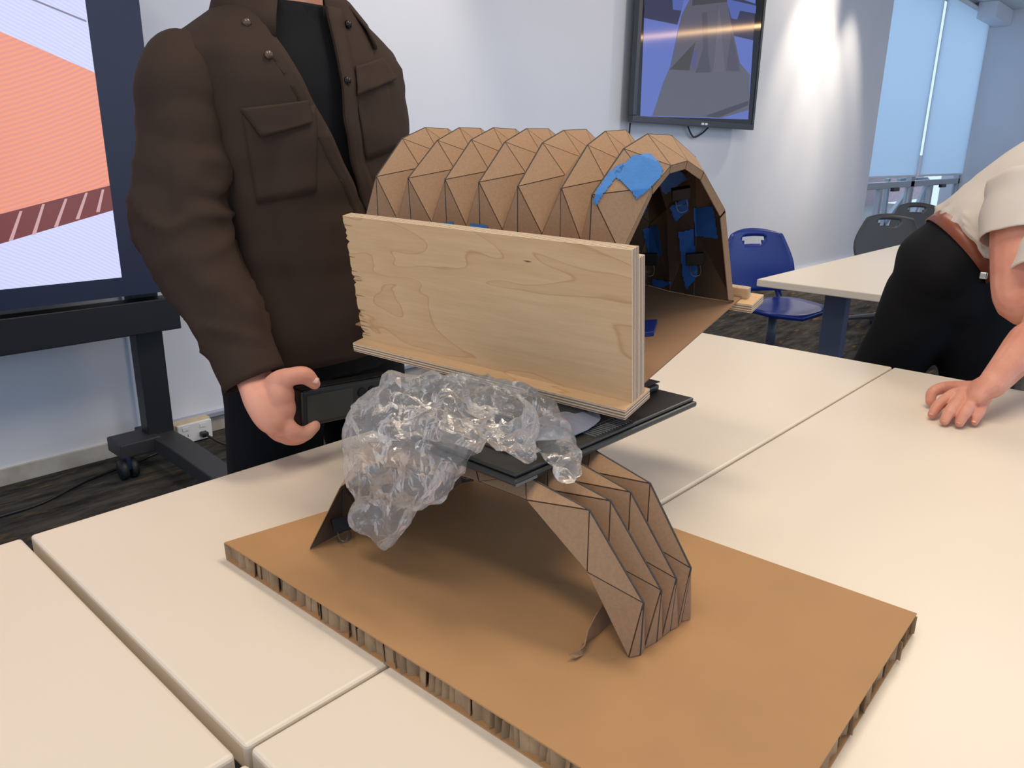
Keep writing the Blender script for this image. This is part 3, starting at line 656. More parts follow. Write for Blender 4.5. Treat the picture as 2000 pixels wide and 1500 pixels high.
val = [[Vector((vX[k][j], vY[j]-.003*k*(j < 2), vZ[j]))-lo for j in range(8)] for k in range(5)]
pleat(lower, cre, val, lambda c: Vector((.66, .59, .70))-lo, m_cardf)
clip('black binder clip at the left foot of the lower arch', mx(Vector((.545, .800, .790)), .5, PI, -.3), .8)
clip('black binder clip under the left shoulder of the lower arch', mx(Vector((.700, .735, .850)), .2, PI, .6), .8)
# torn scrap curling away from the right foot
sv = []; 
for i, (x, y, hh) in enumerate(((.655, .424, .030), (.635, .423, .028), (.612, .420, .024), (.593, .422, .017), (.580, .417, .010), (.572, .410, .007), (.560, .410, .009))):
    sv += [(x, y, z0+.0005+(.003*math.sin(i*2.1)+.003 if i > 3 else 0)), (x-.004*i/6, y+.006*math.sin(i*1.3), z0+hh+random.uniform(-.002, .002))]
sf = [(2*i, 2*i+2, 2*i+3, 2*i+1) for i in range(6)]
sc = mesh_obj('paper_scrap', sv, sf, m_cardf); sc.modifiers.new('t', 'SOLIDIFY').thickness = .0012
tag(sc, 'torn cardboard scrap curling out from the lower arch foot', 'cardboard scrap')

# ------------------------------------------------------------------ black cases between the two models
m_case = mat('case_black', (38, 40, 38), 0.38, var=.1, scale=50, spec=.5)
c1 = thing('flat_case', 'flat black plastic case resting on the lower arch', 'case', (.755, .62, .925))
MB().box((-.190, -.118, 0), (.197, .13, .008)).build('base_shell', m_case, c1, bevel=.003)
MB().box((-.186, -.114, .0085), (.193, .126, .0135)).build('lid', m_case, c1, bevel=.002)
MB().box((-.150, -.085, .0135), (.05, .02, .0150)).build('raised_panel', m_case, c1, bevel=.002)
for k in range(14): MB().box((-.035+k*.006, -.108, .0136), (-.033+k*.006, -.088, .0146)).build('vent_rib', mat('vent_grey', (110, 112, 112), .4), c1)
MB().box((-.19, -.1185, .001), (-.155, -.1178, .004)).build('edge_glint', MATS['vent_grey'], c1)  # painted highlight: a paler grey sliver stands in for light on the edge
c2 = thing('flat_case', 'smaller black case on top of the flat case, under the plank', 'case', (.775, .665, .9387))
MB().box((-.11, -.105, 0), (.168, .11, .009)).build('base_shell', m_case, c2, bevel=.003)
MB().box((-.10, -.100, .0093), (.176, .112, .0108)).build('cover', m_case, c2)
# grey pouch
pv, pf = ball((0, 0, 0), 1, (1, 1, 1), 20)
pv = [Vector((v.x*.072, v.y*.038, (v.z*.5+.5)*.013*(1-.45*(v.x*v.x+v.y*v.y)))) for v in pv]
pv = [v+Vector((0, 0, 1))*0.0025*nz(v, (40, 40, 10), 3) for v in pv]
pch = mesh_obj('padded_pouch', pv, pf, mat('pouch_grey', (136, 140, 156), 0.3, var=.15, scale=60, bump=.6, bscale=120), None, True); pch.location = (.715, .565, .9390)
tag(pch, 'shiny grey padded pouch squeezed under the plywood plank', 'pouch')

# ------------------------------------------------------------------ clear plastic bag
def bagmat():
    M_ = bpy.data.materials.new('clear_plastic'); M_.use_nodes = True; N = M_.node_tree.nodes; L = M_.node_tree.links; N.remove(N['Principled BSDF'])
    tc = N.new('ShaderNodeTexCoord'); n1 = N.new('ShaderNodeTexNoise'); n1.inputs['Scale'].default_value = 38; n1.inputs['Detail'].default_value = 5; n1.inputs['Distortion'].default_value = 1.2
    vo = N.new('ShaderNodeTexVoronoi'); vo.feature = 'DISTANCE_TO_EDGE'; vo.inputs['Scale'].default_value = 30
    ad = N.new('ShaderNodeVectorMath'); ad.operation = 'MULTIPLY_ADD'; ad.inputs[1].default_value = (.03, .03, .03)
    L.new(tc.outputs['Object'], n1.inputs['Vector']); L.new(n1.outputs['Color'], ad.inputs[0]); L.new(tc.outputs['Object'], ad.inputs[2]); L.new(ad.outputs[0], vo.inputs['Vector'])
    mm = N.new('ShaderNodeMath'); mm.operation = 'ADD'; L.new(n1.outputs['Fac'], mm.inputs[0]); L.new(vo.outputs['Distance'], mm.inputs[1])
    bp = N.new('ShaderNodeBump'); bp.inputs['Strength'].default_value = 1.0; bp.inputs['Distance'].default_value = .004; L.new(mm.outputs[0], bp.inputs['Height'])
    tr = N.new('ShaderNodeBsdfTransparent'); tr.inputs[0].default_value = (.97, .97, .98, 1)
    gl = N.new('ShaderNodeBsdfGlossy'); gl.inputs['Roughness'].default_value = .13; gl.inputs[0].default_value = (1, .98, .95, 1); L.new(bp.outputs[0], gl.inputs['Normal'])
    d1 = N.new('ShaderNodeBsdfTranslucent'); d1.inputs[0].default_value = (.96, .95, .95, 1); d2_ = N.new('ShaderNodeBsdfDiffuse'); d2_.inputs[0].default_value = (.96, .95, .95, 1); df = N.new('ShaderNodeMixShader'); L.new(d1.outputs[0], df.inputs[1]); L.new(d2_.outputs[0], df.inputs[2])
    fr = N.new('ShaderNodeFresnel'); fr.inputs['IOR'].default_value = 1.45; L.new(bp.outputs[0], fr.inputs['Normal'])
    m1 = N.new('ShaderNodeMixShader'); m1.inputs[0].default_value = .16; L.new(tr.outputs[0], m1.inputs[1]); L.new(df.outputs[0], m1.inputs[2])
    mr = N.new('ShaderNodeMath'); mr.operation = 'MULTIPLY_ADD'; mr.inputs[1].default_value = .75; mr.inputs[2].default_value = .01; L.new(fr.outputs[0], mr.inputs[0])
    m2 = N.new('ShaderNodeMixShader'); L.new(mr.outputs[0], m2.inputs[0]); L.new(m1.outputs[0], m2.inputs[1]); L.new(gl.outputs[0], m2.inputs[2]); L.new(m2.outputs[0], N['Material Output'].inputs[0])
    return M_
def lobe(pp, r): return tube(pp, r, 14, sub=4, round_end=True)
lobes = [
 lobe([aZ(950, 775, .972), aZ(900, 815, .972), aZ(850, 875, .945), aZ(795, 945, .895), aZ(735, 1020, .815)], [(.022, .030), (.026, .040), (.024, .038), (.026, .044), (.020, .036)]),
 lobe([aY(790, 770, .70), aY(735, 815, .70), aY(715, 880, .70), aY(712, 950, .71), aY(705, 1020, .73)], [(.02, .03), (.025, .03), (.02, .024), (.02, .026), (.018, .024)]),
 lobe([aY(775, 755, .70), aY(850, 752, .68), aY(930, 765, .63), aY(1010, 790, .58)], [(.018, .015), (.02, .022), (.02, .022), (.022, .02)]),
 lobe([aZ(1000, 795, .962), aZ(1055, 820, .957), aZ(1088, 872, .950), aZ(1112, 915, .938)], [(.022, .03), (.024, .026), (.012, .016), (.010, .014)]),
 lobe([aZ(950, 800, .985), aZ(1000, 835, .978), aZ(1032, 890, .955)], [(.028, .036), (.022, .03), (.008, .008)]),
 lobe([aZ(830, 775, .975), aZ(800, 830, .955), aZ(785, 900, .92), aZ(755, 965, .87)], [(.018, .026), (.016, .03), (.016, .03), (.014, .024)]),
 lobe([aZ(900, 865, .955), aZ(850, 930, .915), aZ(800, 990, .86), aZ(765, 1025, .81)], [(.012, .022), (.014, .028), (.014, .030), (.012, .022)]),
]
bm_ = fuse(lobes, .0040, 2)
nrm = [v.normal.copy() for v in bm_.vertices]
for v, n_ in zip(bm_.vertices, nrm):
    p = v.co; a = abs(nz(p, (28, 28, 18), 5)); b = abs(nz(p, (60, 60, 40), 9)); c_ = nz(p, (12, 12, 10), 2)
    v.co = p+n_*(.012*c_+.020*(.22-a)+.008*(.22-b))
bag = link('plastic_bag', bm_, bagmat(), None, False); bag.modifiers.new('d', 'DECIMATE').ratio = .30; tag(bag, 'crumpled clear plastic bag spilling over the black case', 'plastic bag')
# ------------------------------------------------------------------ people
m_skin = mat('skin', (222, 160, 136), 0.5, rgb2=(208, 138, 116), scale=14, bump=.15, bscale=260, spec=.35)
m_skin.node_tree.nodes['Principled BSDF'].inputs['Subsurface Weight'].default_value = .12
m_skin.node_tree.nodes['Principled BSDF'].inputs['Subsurface Radius'].default_value = (.01, .004, .002)
m_nail = mat('nail', (232, 178, 160), 0.3)
m_hair = mat('hair', (44, 32, 26), 0.6, var=.3, scale=80)
def head(c, fwd, s=1.0):
    """closed pieces of a head: c is the middle of the skull, fwd the facing direction"""
    f = Vector(fwd).normalized(); r = f.cross(Vector((0, 0, 1))).normalized(); u = r.cross(f)
    def P(a, b, d): return Vector(c)+(r*a+f*b+u*d)*s
    out = [ball(P(0, -.012, .03), .098*s, (.80, 1, 1.05)), ball(P(0, .03, -.03), .070*s, (.85, .9, 1.1)), ball(P(0, .045, -.085), .040*s, (1.1, .9, .8))]
    out.append(tube([P(0, .085, .012), P(0, .105, -.022), P(0, .10, -.034)], [.008*s, .013*s, .012*s], 8, round_end=True))
    for sg in (-1, 1):
        out.append(tube([P(sg*.074, -.01, .02), P(sg*.082, -.016, 0), P(sg*.074, -.01, -.03)], [.014*s, .016*s, .010*s], 8, round_end=True))
        out.append(tube([P(sg*.015, .082, .026), P(sg*.045, .07, .026)], .010*s, 8, round_end=True))
    out.append(tube([P(-.022, .085, -.055), P(0, .094, -.055), P(.022, .085, -.055)], .007*s, 8, round_end=True))
    return out
def hair_mesh(c, fwd, s=1.0):
    f = Vector(fwd).normalized(); r = f.cross(Vector((0, 0, 1))).normalized(); u = r.cross(f); v, fc = ball((0, 0, 0), 1, n=14); o = []
    for q in v:
        k = 1+.05*nz(q, (5, 5, 5), 3); d = (r*q.x*.086+f*(q.y*.108-.02)+u*(q.z*.108+.036))*s*k
        o.append(Vector(c)+d)
    keep = [t for t in fc if sum((o[i]-Vector(c)).dot(u)-.55*(o[i]-Vector(c)).dot(f) for i in t)/len(t) > .0]
    return o, keep
def eyes(parent, c, fwd):
    f = Vector(fwd).normalized(); r = f.cross(Vector((0, 0, 1))).normalized(); u = r.cross(f)
    for sg in (-1, 1):
        v, fc = ball(Vector(c)+r*sg*.031+f*.072+u*.008, .0125, n=8); mesh_obj('eye', v, fc, mat('eye', (60, 50, 45), .2), parent, True)
def wrinkle(amp, s, seed, along=(0, 0, 1)):
    def d(q, t, a): return amp*(abs(nz(q, s, seed))*1.6-.35)+amp*.6*nz(q, (s[0]*2.1, s[1]*2.1, s[2]*1.6), seed+4)
    return d
m_jack = mat('jacket_brown', (59, 45, 37), 0.8, var=.08, scale=5, bump=.15, bscale=700, spec=.2)
m_tee = mat('black_cotton', (22, 22, 25), 0.85, bump=.1, bscale=800, spec=.2)
m_trs = mat('black_trousers', (20, 20, 23), 0.85, bump=.1, bscale=700, spec=.2)

# ---- man in the brown overshirt, facing -Y
CX, CY = .885, 1.375
def prof(z):
    T_ = ((.86, .205, .150), (.95, .205, .152), (1.05, .205, .150), (1.18, .212, .148), (1.30, .224, .146), (1.38, .230, .138), (1.425, .226, .126), (1.460, .195, .112), (1.495, .145, .098), (1.525, .105, .088), (1.55, .090, .082))
    for a, b in zip(T_, T_[1:]):
        if z <= b[0]: k = max(0, (z-a[0])/(b[0]-a[0])); return a[1]+(b[1]-a[1])*k, a[2]+(b[2]-a[2])*k
    return T_[-1][1:]
def cxz(z): return CX+.0*(z-1.2), CY-.03*max(0, 1.15-z)
def torso_pt(a, z, off=0.0, fold=1.0):
    """a: angle, 0 = front (-Y), positive toward his left (+X)"""
    rx, ry = prof(z); cx, cy = cxz(z); e = 2/2.4
    s, c = math.sin(a), math.cos(a)
    x = (rx+off)*math.copysign(abs(s)**e, s); y = -(ry+off)*math.copysign(abs(c)**e, c)
    p = Vector((cx+x, cy+y, z))
    if fold:
        n = Vector((s, -c, 0)); w = .010*(abs(nz(p, (9, 9, 3.2), 2))*1.5-.3)+.007*nz(p, (20, 20, 5), 8)+.004*nz(p, (6, 6, 22), 3)*(1 if z < 1.3 else .4)
        p += n*w*fold*min(1, (1.53-z)*8)
    return p
def gap(z):   # angles of the open front edges (his right, his left)
    xs = ((.84, .93, .935), (1.16, .925, .925), (1.24, .880, .898), (1.32, .842, .884), (1.42, .795, .890), (1.50, .765, .895), (1.56, .76, .90))
    for a, b in zip(xs, xs[1:]):
        if z <= b[0]: k = max(0, (z-a[0])/(b[0]-a[0])); l, r_ = a[1]+(b[1]-a[1])*k, a[2]+(b[2]-a[2])*k; break
    else: l, r_ = xs[-1][1:]
    rx = prof(z)[0]; out = []
    for x in (l, r_):
        q = max(-.98, min(.98, (x-CX)/rx)); out.append(math.asin(math.copysign(abs(q)**1.2, q)))
    return out
jv = []; jf = []; nz_, na = 60, 96
for i in range(nz_+1):
    z = .875+(1.535-.875)*i/nz_; gl, gr = gap(z)
    for k in range(na+1):
        a = gr+(2*PI-(gr-gl))*k/na
        p = torso_pt(a, z, .006)
        if i == 0: p.z += .006*math.sin(a*2)
        jv.append(p)
for i in range(nz_):
    for k in range(na): q = i*(na+1)+k; jf.append((q, q+1, q+na+2, q+na+1))
# body
SHR, ELR, WRR = Vector((.668, 1.375, 1.375)), Vector((.620, 1.325, 1.125)), Vector((.648, 1.192, .893))
SHL, ELL, WRL = Vector((1.075, 1.39, 1.40)), Vector((1.115, 1.44, 1.15)), Vector((1.0, 1.25, 1.01))
hc = Vector((.875, 1.335, 1.70)); fw1 = Vector((.10, -1, -.25))
def ring_body(zs, off):
    v = []; f = []; n = 40
    for z in zs:
        for k in range(n): v.append(torso_pt(2*PI*k/n, z, off, 0))
    for i in range(len(zs)-1):
        for k in range(n): f.append((i*n+k, i*n+(k+1) % n, (i+1)*n+(k+1) % n, (i+1)*n+k))
    f += [tuple(range(n)), tuple((len(zs)-1)*n+k for k in range(n))]
    return v, f
bp = [ring_body([.88+.03*i for i in range(22)], -.028), tube([(.885, 1.375, 1.48), (.882, 1.36, 1.56), hc+Vector((0, .01, -.05))], [.062, .058, .062], 14)]
bp += head(hc, fw1)
for S_, E_, W_ in ((SHR, ELR, WRR), (SHL, ELL, WRL)): bp.append(tube([S_, E_, W_], [.05, .042, .03], 12, sub=4, round_end=True))
HIP = Vector((.885, 1.365, .93))
legs = []
for sg in (-1, 1):
    legs.append([HIP+Vector((sg*.09, 0, 0)), Vector((.885+sg*.115, 1.365, .50)), Vector((.885+sg*.125, 1.385, .09))])
    bp.append(tube(legs[-1], [.085, .055, .045], 12, sub=4, round_end=True))
    bp.append(tube([legs[-1][2]+Vector((0, .03, -.04)), legs[-1][2]+Vector((sg*.02, -.14, -.055))], [(.035, .04), (.025, .045)], 12, round_end=True))
body_me = fuse(bp, .010, 4)
# left hand, relaxed at his side
def relaxed_hand(w, d, th):
    d = Vector(d).normalized(); s = Vector(th).normalized(); out = [tube([w, w+d*.05, w+d*.095], [(.022, .030), (.018, .042), (.012, .040)], 12, sub=3, up=d.cross(s), round_end=True)]
    for i in range(4):
        o = s*(.030-.02*i); L_ = (.07, .08, .075, .06)[i]; c = d.cross(s)*-.02
        out.append(tube([w+d*.085+o, w+d*(.085+L_*.5)+o+c*.4, w+d*(.085+L_)+o+c*1.3], [.0095, .0085, .007], 8, sub=3, round_end=True))
    out.append(tube([w+d*.02+s*.025, w+d*.055+s*.05, w+d*.085+s*.055], [.013, .011, .009], 8, sub=3, round_end=True)); return out
lh = fuse(relaxed_hand(WRL, (-.55, -.45, -.6), (-.3, -.6, .6)), .003, 3)
# right hand gripping the device: thumb on top, fingers curled beneath
hp = []
Yh = 1.125
palm = [WRR, aY(510, 760, 1.160), aY(522, 786, 1.138), aY(538, 814, 1.124), aY(553, 832, 1.118)]
hp.append(tube([ELR.lerp(WRR, .55)]+palm[:1], [.034, .030], 14, sub=3, round_end=True))
hp.append(tube(palm, [(.025, .033), (.025, .039), (.026, .041), (.025, .038), (.018, .024)], 18, sub=5, up=(0, 1, 0), round_end=True))
for i, (pts, dy, r0) in enumerate((([(548, 812), (568, 840), (592, 848), (613, 832)], -.020, .0140), ([(532, 824), (556, 850), (584, 853), (606, 838)], .000, .0140),
                                   ([(522, 826), (546, 848), (576, 852), (600, 838)], .020, .0130), ([(514, 822), (538, 842), (566, 846), (588, 838)], .038, .0115))):
    q = [aY(a_, b_, Yh+dy+(.016 if k_ == 0 else 0)) for k_, (a_, b_) in enumerate(pts)]
    hp.append(tube(q, [r0*1.1, r0*1.1, r0*1.02, r0*.85], 12, sub=5, round_end=True))
hp.append(tube([aY(522, 772, 1.150), aY(545, 746, 1.124), aY(572, 735, 1.105), aY(596, 734, 1.098), aY(614, 749, 1.094)], [.022, .0200, .0158, .0158, .0110], 14, sub=5, round_end=True))
hp.append(ball(aY(547, 772, 1.120), .025, (1, .9, 1.2)))
hp.append(ball(aY(550, 797, 1.120), .025, (1, .9, 1.2)))
rh = fuse(hp, .0022, 16, .5)
b = join_meshes([body_me, lh, rh])
man1 = b.build('person', m_skin, None, True); tag(man1, 'person standing in a brown overshirt and black trousers, holding a black device', 'person')
def nail(parent, p, n_, d_, w=.0048, l=.006):
    n_ = Vector(n_).normalized(); d_ = (Vector(d_)-n_*Vector(d_).dot(n_)).normalized(); s = n_.cross(d_); v = []; 
    for i in range(5):
        for k in range(5):
            u, t = -1+i*.5, -1+k*.5; v.append(Vector(p)+d_*l*u*math.sqrt(1-.4*t*t)+s*w*t+n_*(-.0016*t*t))
    f = [(i*5+k, i*5+k+1, i*5+k+6, i*5+k+5) for i in range(4) for k in range(4)]
    o = mesh_obj('nail', v, f, m_nail, parent, True); o.modifiers.new('t', 'SOLIDIFY').thickness = .0008
tp = aY(611, 745, 1.092); nail(man1, tp+Vector((-.001, -.0088, .0045)), (-.25, -.85, .5), (.8, .0, -.55), .0055, .007)
v, f = hair_mesh(hc, fw1); h_ = mesh_obj('hair', v, f, m_hair, man1, True); h_.modifiers.new('t', 'SOLIDIFY').thickness = .012
eyes(man1, hc, fw1)
tee_v, tee_f = ring_body([.90+.02*i for i in range(32)], -.012); 
tee = mesh_obj('t_shirt', tee_v, tee_f, m_tee, man1, True)
nk = MB(); nk.tube([(.884, 1.372, 1.500), (.883, 1.362, 1.535)], [(.082, .092), (.068, .072)], 28, cap=False); nk.build('shirt_collar', m_tee, tee, True)
# trousers
tp_ = []
for sg, L_ in zip((-1, 1), legs):
    tp_.append(tube([HIP+Vector((sg*.085, 0, -.02)), L_[1]+Vector((0, -.01, .15)), L_[1], L_[2]+Vector((0, 0, .02))], [(.112, .125), (.092, .10), (.083, .085), (.07, .08)], 20, sub=6, disp=wrinkle(.008, (9, 9, 5), 6)))
tp_.append(tube([(.885, 1.365, .84), (.885, 1.365, .93), (.885, 1.368, 1.02)], [(.15, .19), (.145, .188), (.13, .175)], 24, sub=3, up=(0, 1, 0)))
tr_me = fuse(tp_, .008, 4); link('trousers', tr_me, m_trs, man1, True)
for sg, L_ in zip((-1, 1), legs):
    v, f = tube([L_[2]+Vector((0, .05, -.045)), L_[2]+Vector((0, -.02, -.04)), L_[2]+Vector((sg*.02, -.17, -.055))], [(.045, .045), (.05, .05), (.032, .045)], 14, sub=3, round_end=True)
    v = [Vector((p.x, p.y, max(.002, p.z))) for p in v]; mesh_obj('shoe', v, f, MATS['black_plastic'], man1, True)
# overshirt
jk = mesh_obj('overshirt', jv, jf, m_jack, man1, True); s_ = jk.modifiers.new('t', 'SOLIDIFY'); s_.thickness = .004; s_.offset = 1
def sleeve(S_, E_, W_, r, seed):
    mid = S_.lerp(E_, .5); m2 = E_.lerp(W_, .5)
    def d(q, t, a):
        w = .009*(abs(nz(q, (7, 7, 11), seed))*1.5-.3)+.003*nz(q, (18, 18, 18), seed+3)
        el = math.exp(-((t-.55)/.16)**2)+.9*math.exp(-((t-.85)/.10)**2)
        g_ = nz(Vector((math.cos(a)*1.1+t*3.5, math.sin(a)*1.1-t*2, t*9)), (1, 1, 1), seed+5); w += .013*el*(max(0, 1-abs(g_)*2.6)**2-.3); return w*min(1, max(0, (1-t))*14)
    return tube([S_+(S_-E_).normalized()*.035+Vector(((CX-S_.x)*.16, 0, .012)), S_, mid, E_, m2, W_], r, 40, sub=14, cap=False, disp=d, up=(0, 1, 0))
for S_, E_, W_, sd in ((SHR, ELR, WRR, 3), (SHL, ELL, WRL, 11)):
    v, f = sleeve(S_, E_, W_, [(.058, .056), (.077, .075), (.080, .078), (.079, .077), (.067, .066), (.050, .052)], sd)
    o = mesh_obj('sleeve', v, f, m_jack, jk, True); o.modifiers.new('t', 'SOLIDIFY').thickness = .003
    d_ = (W_-E_).normalized(); v, f = tube([W_-d_*.062, W_-d_*.03, W_+d_*.012], [(.052, .054), (.0545, .0565), (.0535, .0555)], 36, sub=4, cap=False, up=(0, 1, 0))
    o = mesh_obj('cuff', v, f, m_jack, jk, True); o.modifiers.new('t', 'SOLIDIFY').thickness = .004
def on_jacket(x, z, off):
    rx = prof(z)[0]; q = max(-.985, min(.985, (x-CX)/(rx+.006))); a = math.asin(math.copysign(abs(q)**1.2, q))
    p = torso_pt(a, z, .006); n_ = Vector((math.sin(a)*.7, -math.cos(a), 0)).normalized(); return p+n_*off
def patch(name, corners, off, parent, nx=14, nzz=10, th=.003, bulge=0.0):
    """cloth patch over the jacket front; corners are (x, z): top left, top right, bottom right, bottom left"""
    tl, tr_, br_, bl_ = corners; v = []
    for j in range(nzz+1):
        for i in range(nx+1):
            s, t = i/nx, j/nzz; x = (tl[0]*(1-s)+tr_[0]*s)*(1-t)+(bl_[0]*(1-s)+br_[0]*s)*t; z = (tl[1]*(1-s)+tr_[1]*s)*(1-t)+(bl_[1]*(1-s)+br_[1]*s)*t
            v.append(on_jacket(x, z, off+bulge*t))
    f = [(j*(nx+1)+i, j*(nx+1)+i+1, (j+1)*(nx+1)+i+1, (j+1)*(nx+1)+i) for j in range(nzz) for i in range(nx)]
    o = mesh_obj(name, v, f, m_jack, parent, True); o.modifiers.new('t', 'SOLIDIFY').thickness = th; return o
def JP(px, py): # jacket front coordinates of a pixel
    y = 1.225
    p = aY(px, py, y)
    for _ in range(4): p = aY(px, py, on_jacket(p.x, p.z, .004).y)
    return (p.x, p.z)
pk1 = patch('chest_pocket', [JP(484, 225), JP(615, 205), JP(618, 375), JP(505, 398)], .0035, jk); patch('pocket_flap', [JP(479, 213), JP(600, 196), JP(608, 240), JP(515, 268)], .007, pk1, bulge=.003)
pk2 = patch('chest_pocket', [JP(693, 175), JP(752, 150), JP(770, 290), JP(716, 312)], .0035, jk); patch('pocket_flap', [JP(692, 130), JP(744, 113), JP(768, 155), JP(693, 187)], .007, pk2, bulge=.003)
# front placket bands, snaps and collar
def band(a, b, wdt, name, side):
    v = []; n = 30
    for i in range(n+1):
        z = a+(b-a)*i/n; gl, gr = gap(z); rx = prof(z)[0]; g_ = gl if side < 0 else gr
        s = math.sin(g_); x0 = CX+(rx+.006)*math.copysign(abs(s)**(2/2.4), s)
        for k in range(4): v.append(on_jacket(x0+side*wdt*k/3, z, .0045))
    f = [(i*4+k, i*4+k+1, (i+1)*4+k+1, (i+1)*4+k) for i in range(n) for k in range(3)]
    o = mesh_obj(name, v, f, m_jack, jk, True); o.modifiers.new('t', 'SOLIDIFY').thickness = .003; return o
pr_, pl_ = band(.89, 1.515, .030, 'placket', -1), band(.89, 1.515, .034, 'placket', 1)
m_snap = mat('snap_button', (96, 76, 62), .3, metal=.3); m_snd = mat('snap_dark', (40, 34, 30), .3, metal=.6)
for px, par, mm in (((484, 45), pr_, m_snap), ((529, 108), pr_, m_snap), ((677, 48), pl_, m_snd), ((676, 158), pl_, m_snd)):
    x, z = JP(*px); p = on_jacket(x, z, .006); q = on_jacket(x, z, .011); v, f = tube([p, q], [.0075, .0062], 14); mesh_obj('snap_button', v, f, mm, par, True)
for side in (-1, 1):
    v = []; n = 16
    for i in range(n+1):
        t = i/n; a = side*(.70+2.40*t) ; zz = 1.50+.035*min(1, t*2.5); rad = .112-.012*t
        c = Vector((CX, 1.375, 0)); d = Vector((math.sin(a), -math.cos(a)*.95, 0))
        spread = (1-t)**1.5
        top = c+d*(rad-.012)+Vector((0, 0, zz+.02)); bot = c+d*(rad+.035+.02*spread)+Vector((0, 0, zz-.036-.012*spread)); fr = c+d*(rad+.005)+Vector((0, 0, zz+.024))
        v += [top, fr, fr.lerp(bot, .5)+d*.008, bot]
    f = [(i*4+k, i*4+k+1, (i+1)*4+k+1, (i+1)*4+k) for i in range(n) for k in range(3)]
    o = mesh_obj('collar', v, f, m_jack, jk, True); o.modifiers.new('t', 'SOLIDIFY').thickness = .004
# seam lines
m_seam = mat('seam_dark', (44, 34, 28), .8)
# the device he holds
dv = thing('handheld_device', 'black slab-like device with a matte panel, held in the hand', 'device', matrix=Matrix.Translation(aY(643, 786, 1.115)) @ Matrix.Rotation(-.06, 4, 'Z') @ Matrix.Rotation(.04, 4, 'Y'))
MB().box((-.062, -.014, -.033), (.150, .016, .034)).build('casing', mat('device_black', (24, 26, 26), .45), dv, bevel=.006, seg=3)
MB().box((-.052, -.0155, -.025), (.040, -.0135, .024)).build('panel', mat('device_panel', (52, 52, 46), .55), dv, bevel=.001)
for x in (.060, .082): MB().tube([(x, -.013, .012), (x, -.0165, .012)], .009, 16).build('dial', MATS['clip_black'], dv)
MB().box((-.06, -.010, .034), (.12, .012, .037)).build('top_rail', MATS['clip_black'], dv, bevel=.001)

# ---- man in the white shirt, leaning over at the right
m_shirt = mat('white_shirt', (214, 204, 194), 0.75, var=.05, scale=6, bump=.1, bscale=800, spec=.2)
def V3(px, py, x): return aX(px, py, x)
bc = V3(1878, 482, 2.44); BD = (Rt*.72+Up*.60-Fw*.38).normalized(); UPR = Rt*.62-Up*.76
PEL = bc-BD*.10; WST = bc+BD*.05; CHE = bc+BD*.25; SHO = bc+BD*.42
fw2 = Vector((.30, -1, -.45)).normalized()
HD = SHO+Vector((-.01, -.16, .10))
bd = [tube([PEL, WST, CHE, SHO], [(.07, .10), (.08, .12), (.10, .14), (.07, .12)], 20, sub=5, up=UPR, round_end=True), tube([SHO, SHO.lerp(HD, .6)], [.06, .055], 12)]
bd += head(HD, fw2)
lg = []
for (a, kx, ky, fx, fy) in ((V3(1815, 590, 2.44), 2.46, .74, 2.50, .80), (V3(1900, 590, 2.52), 2.52, .40, 2.56, .34)):
    lg.append([a, Vector((kx, ky, .48)), Vector((fx, fy, .09))]); bd.append(tube(lg[-1], [.07, .055, .045], 12, sub=4, round_end=True))
    bd.append(tube([lg[-1][2]+Vector((0, .03, -.04)), lg[-1][2]+Vector((.05, -.14, -.055))], [(.035, .04), (.025, .045)], 12, round_end=True))
body2 = fuse(bd, .010, 4)
# near arm: bent elbow; far arm: reaches down to the table
E1 = V3(1996, 588, 2.16); S1 = V3(2008, 385, 2.26)
arm1 = [tube([S1, S1.lerp(E1, .55), E1, V3(2062, 575, 2.12), V3(2150, 530, 2.06)], [.078, .074, .056, .050, .034], 16, sub=6, round_end=True), tube([V3(2150, 530, 2.06), V3(2180, 500, 2.03)], [(.02, .035), (.015, .04)], 12, round_end=True)]
for i in range(4): arm1.append(tube([V3(2175+i*4, 495+i*6, 2.03), V3(2210, 480+i*7, 2.02), V3(2215, 500+i*7, 2.0)], [.009, .009, .007], 8, sub=3, round_end=True))
arm1.append(tube([V3(2165, 492, 2.03), V3(2185, 465, 2.02), V3(2203, 460, 2.0)], [.011, .010, .008], 8, sub=3, round_end=True))
WR = aZ(1937, 752, .806); EL2 = V3(2042, 632, 2.10); S2 = V3(2075, 470, 2.22)
hp = [tube([S2, EL2, EL2.lerp(WR, .35), EL2.lerp(WR, .7), WR], [.052, .046, .045, .036, .029], 16, sub=6, round_end=True)]
KN = [aZ(1860, 772, .770), aZ(1881, 775, .773), aZ(1902, 781, .770), aZ(1920, 789, .764)]
hp.append(tube([WR, WR.lerp(KN[1], .35), WR.lerp(KN[1].lerp(KN[2], .5), .75), KN[1].lerp(KN[2], .5)], [(.026, .033), (.023, .042), (.020, .048), (.015, .044)], 14, sub=4, up=(0, 0, 1), round_end=True))
tips = []
for i, (pp, tt) in enumerate((((1836, 789, .760), (1821, 809, .7425)), ((1858, 800, .762), (1845, 822, .7425)), ((1885, 806, .760), (1874, 826, .7425)), ((1912, 807, .755), (1903, 824, .7415)))):
    a = KN[i]; p_ = aZ(*pp); t_ = aZ(*tt); q = p_.lerp(t_, .55)+Vector((0, 0, .003)); r = (.0115, .0118, .0115, .0102)[i]
    hp.append(tube([WR.lerp(a, .7), a, p_, q, t_], [r*1.2, r*1.2, r*1.08, r, r*.85], 10, sub=4, round_end=True)); tips.append((t_, q))
hp.append(tube([WR.lerp(KN[0], .3), aZ(1850, 757, .775), aZ(1822, 766, .765), aZ(1817, 784, .746)], [.017, .0145, .0125, .0105], 10, sub=4, round_end=True))
h2 = fuse(hp, .0021, 4, .4); a1 = fuse(arm1, .0035, 5)
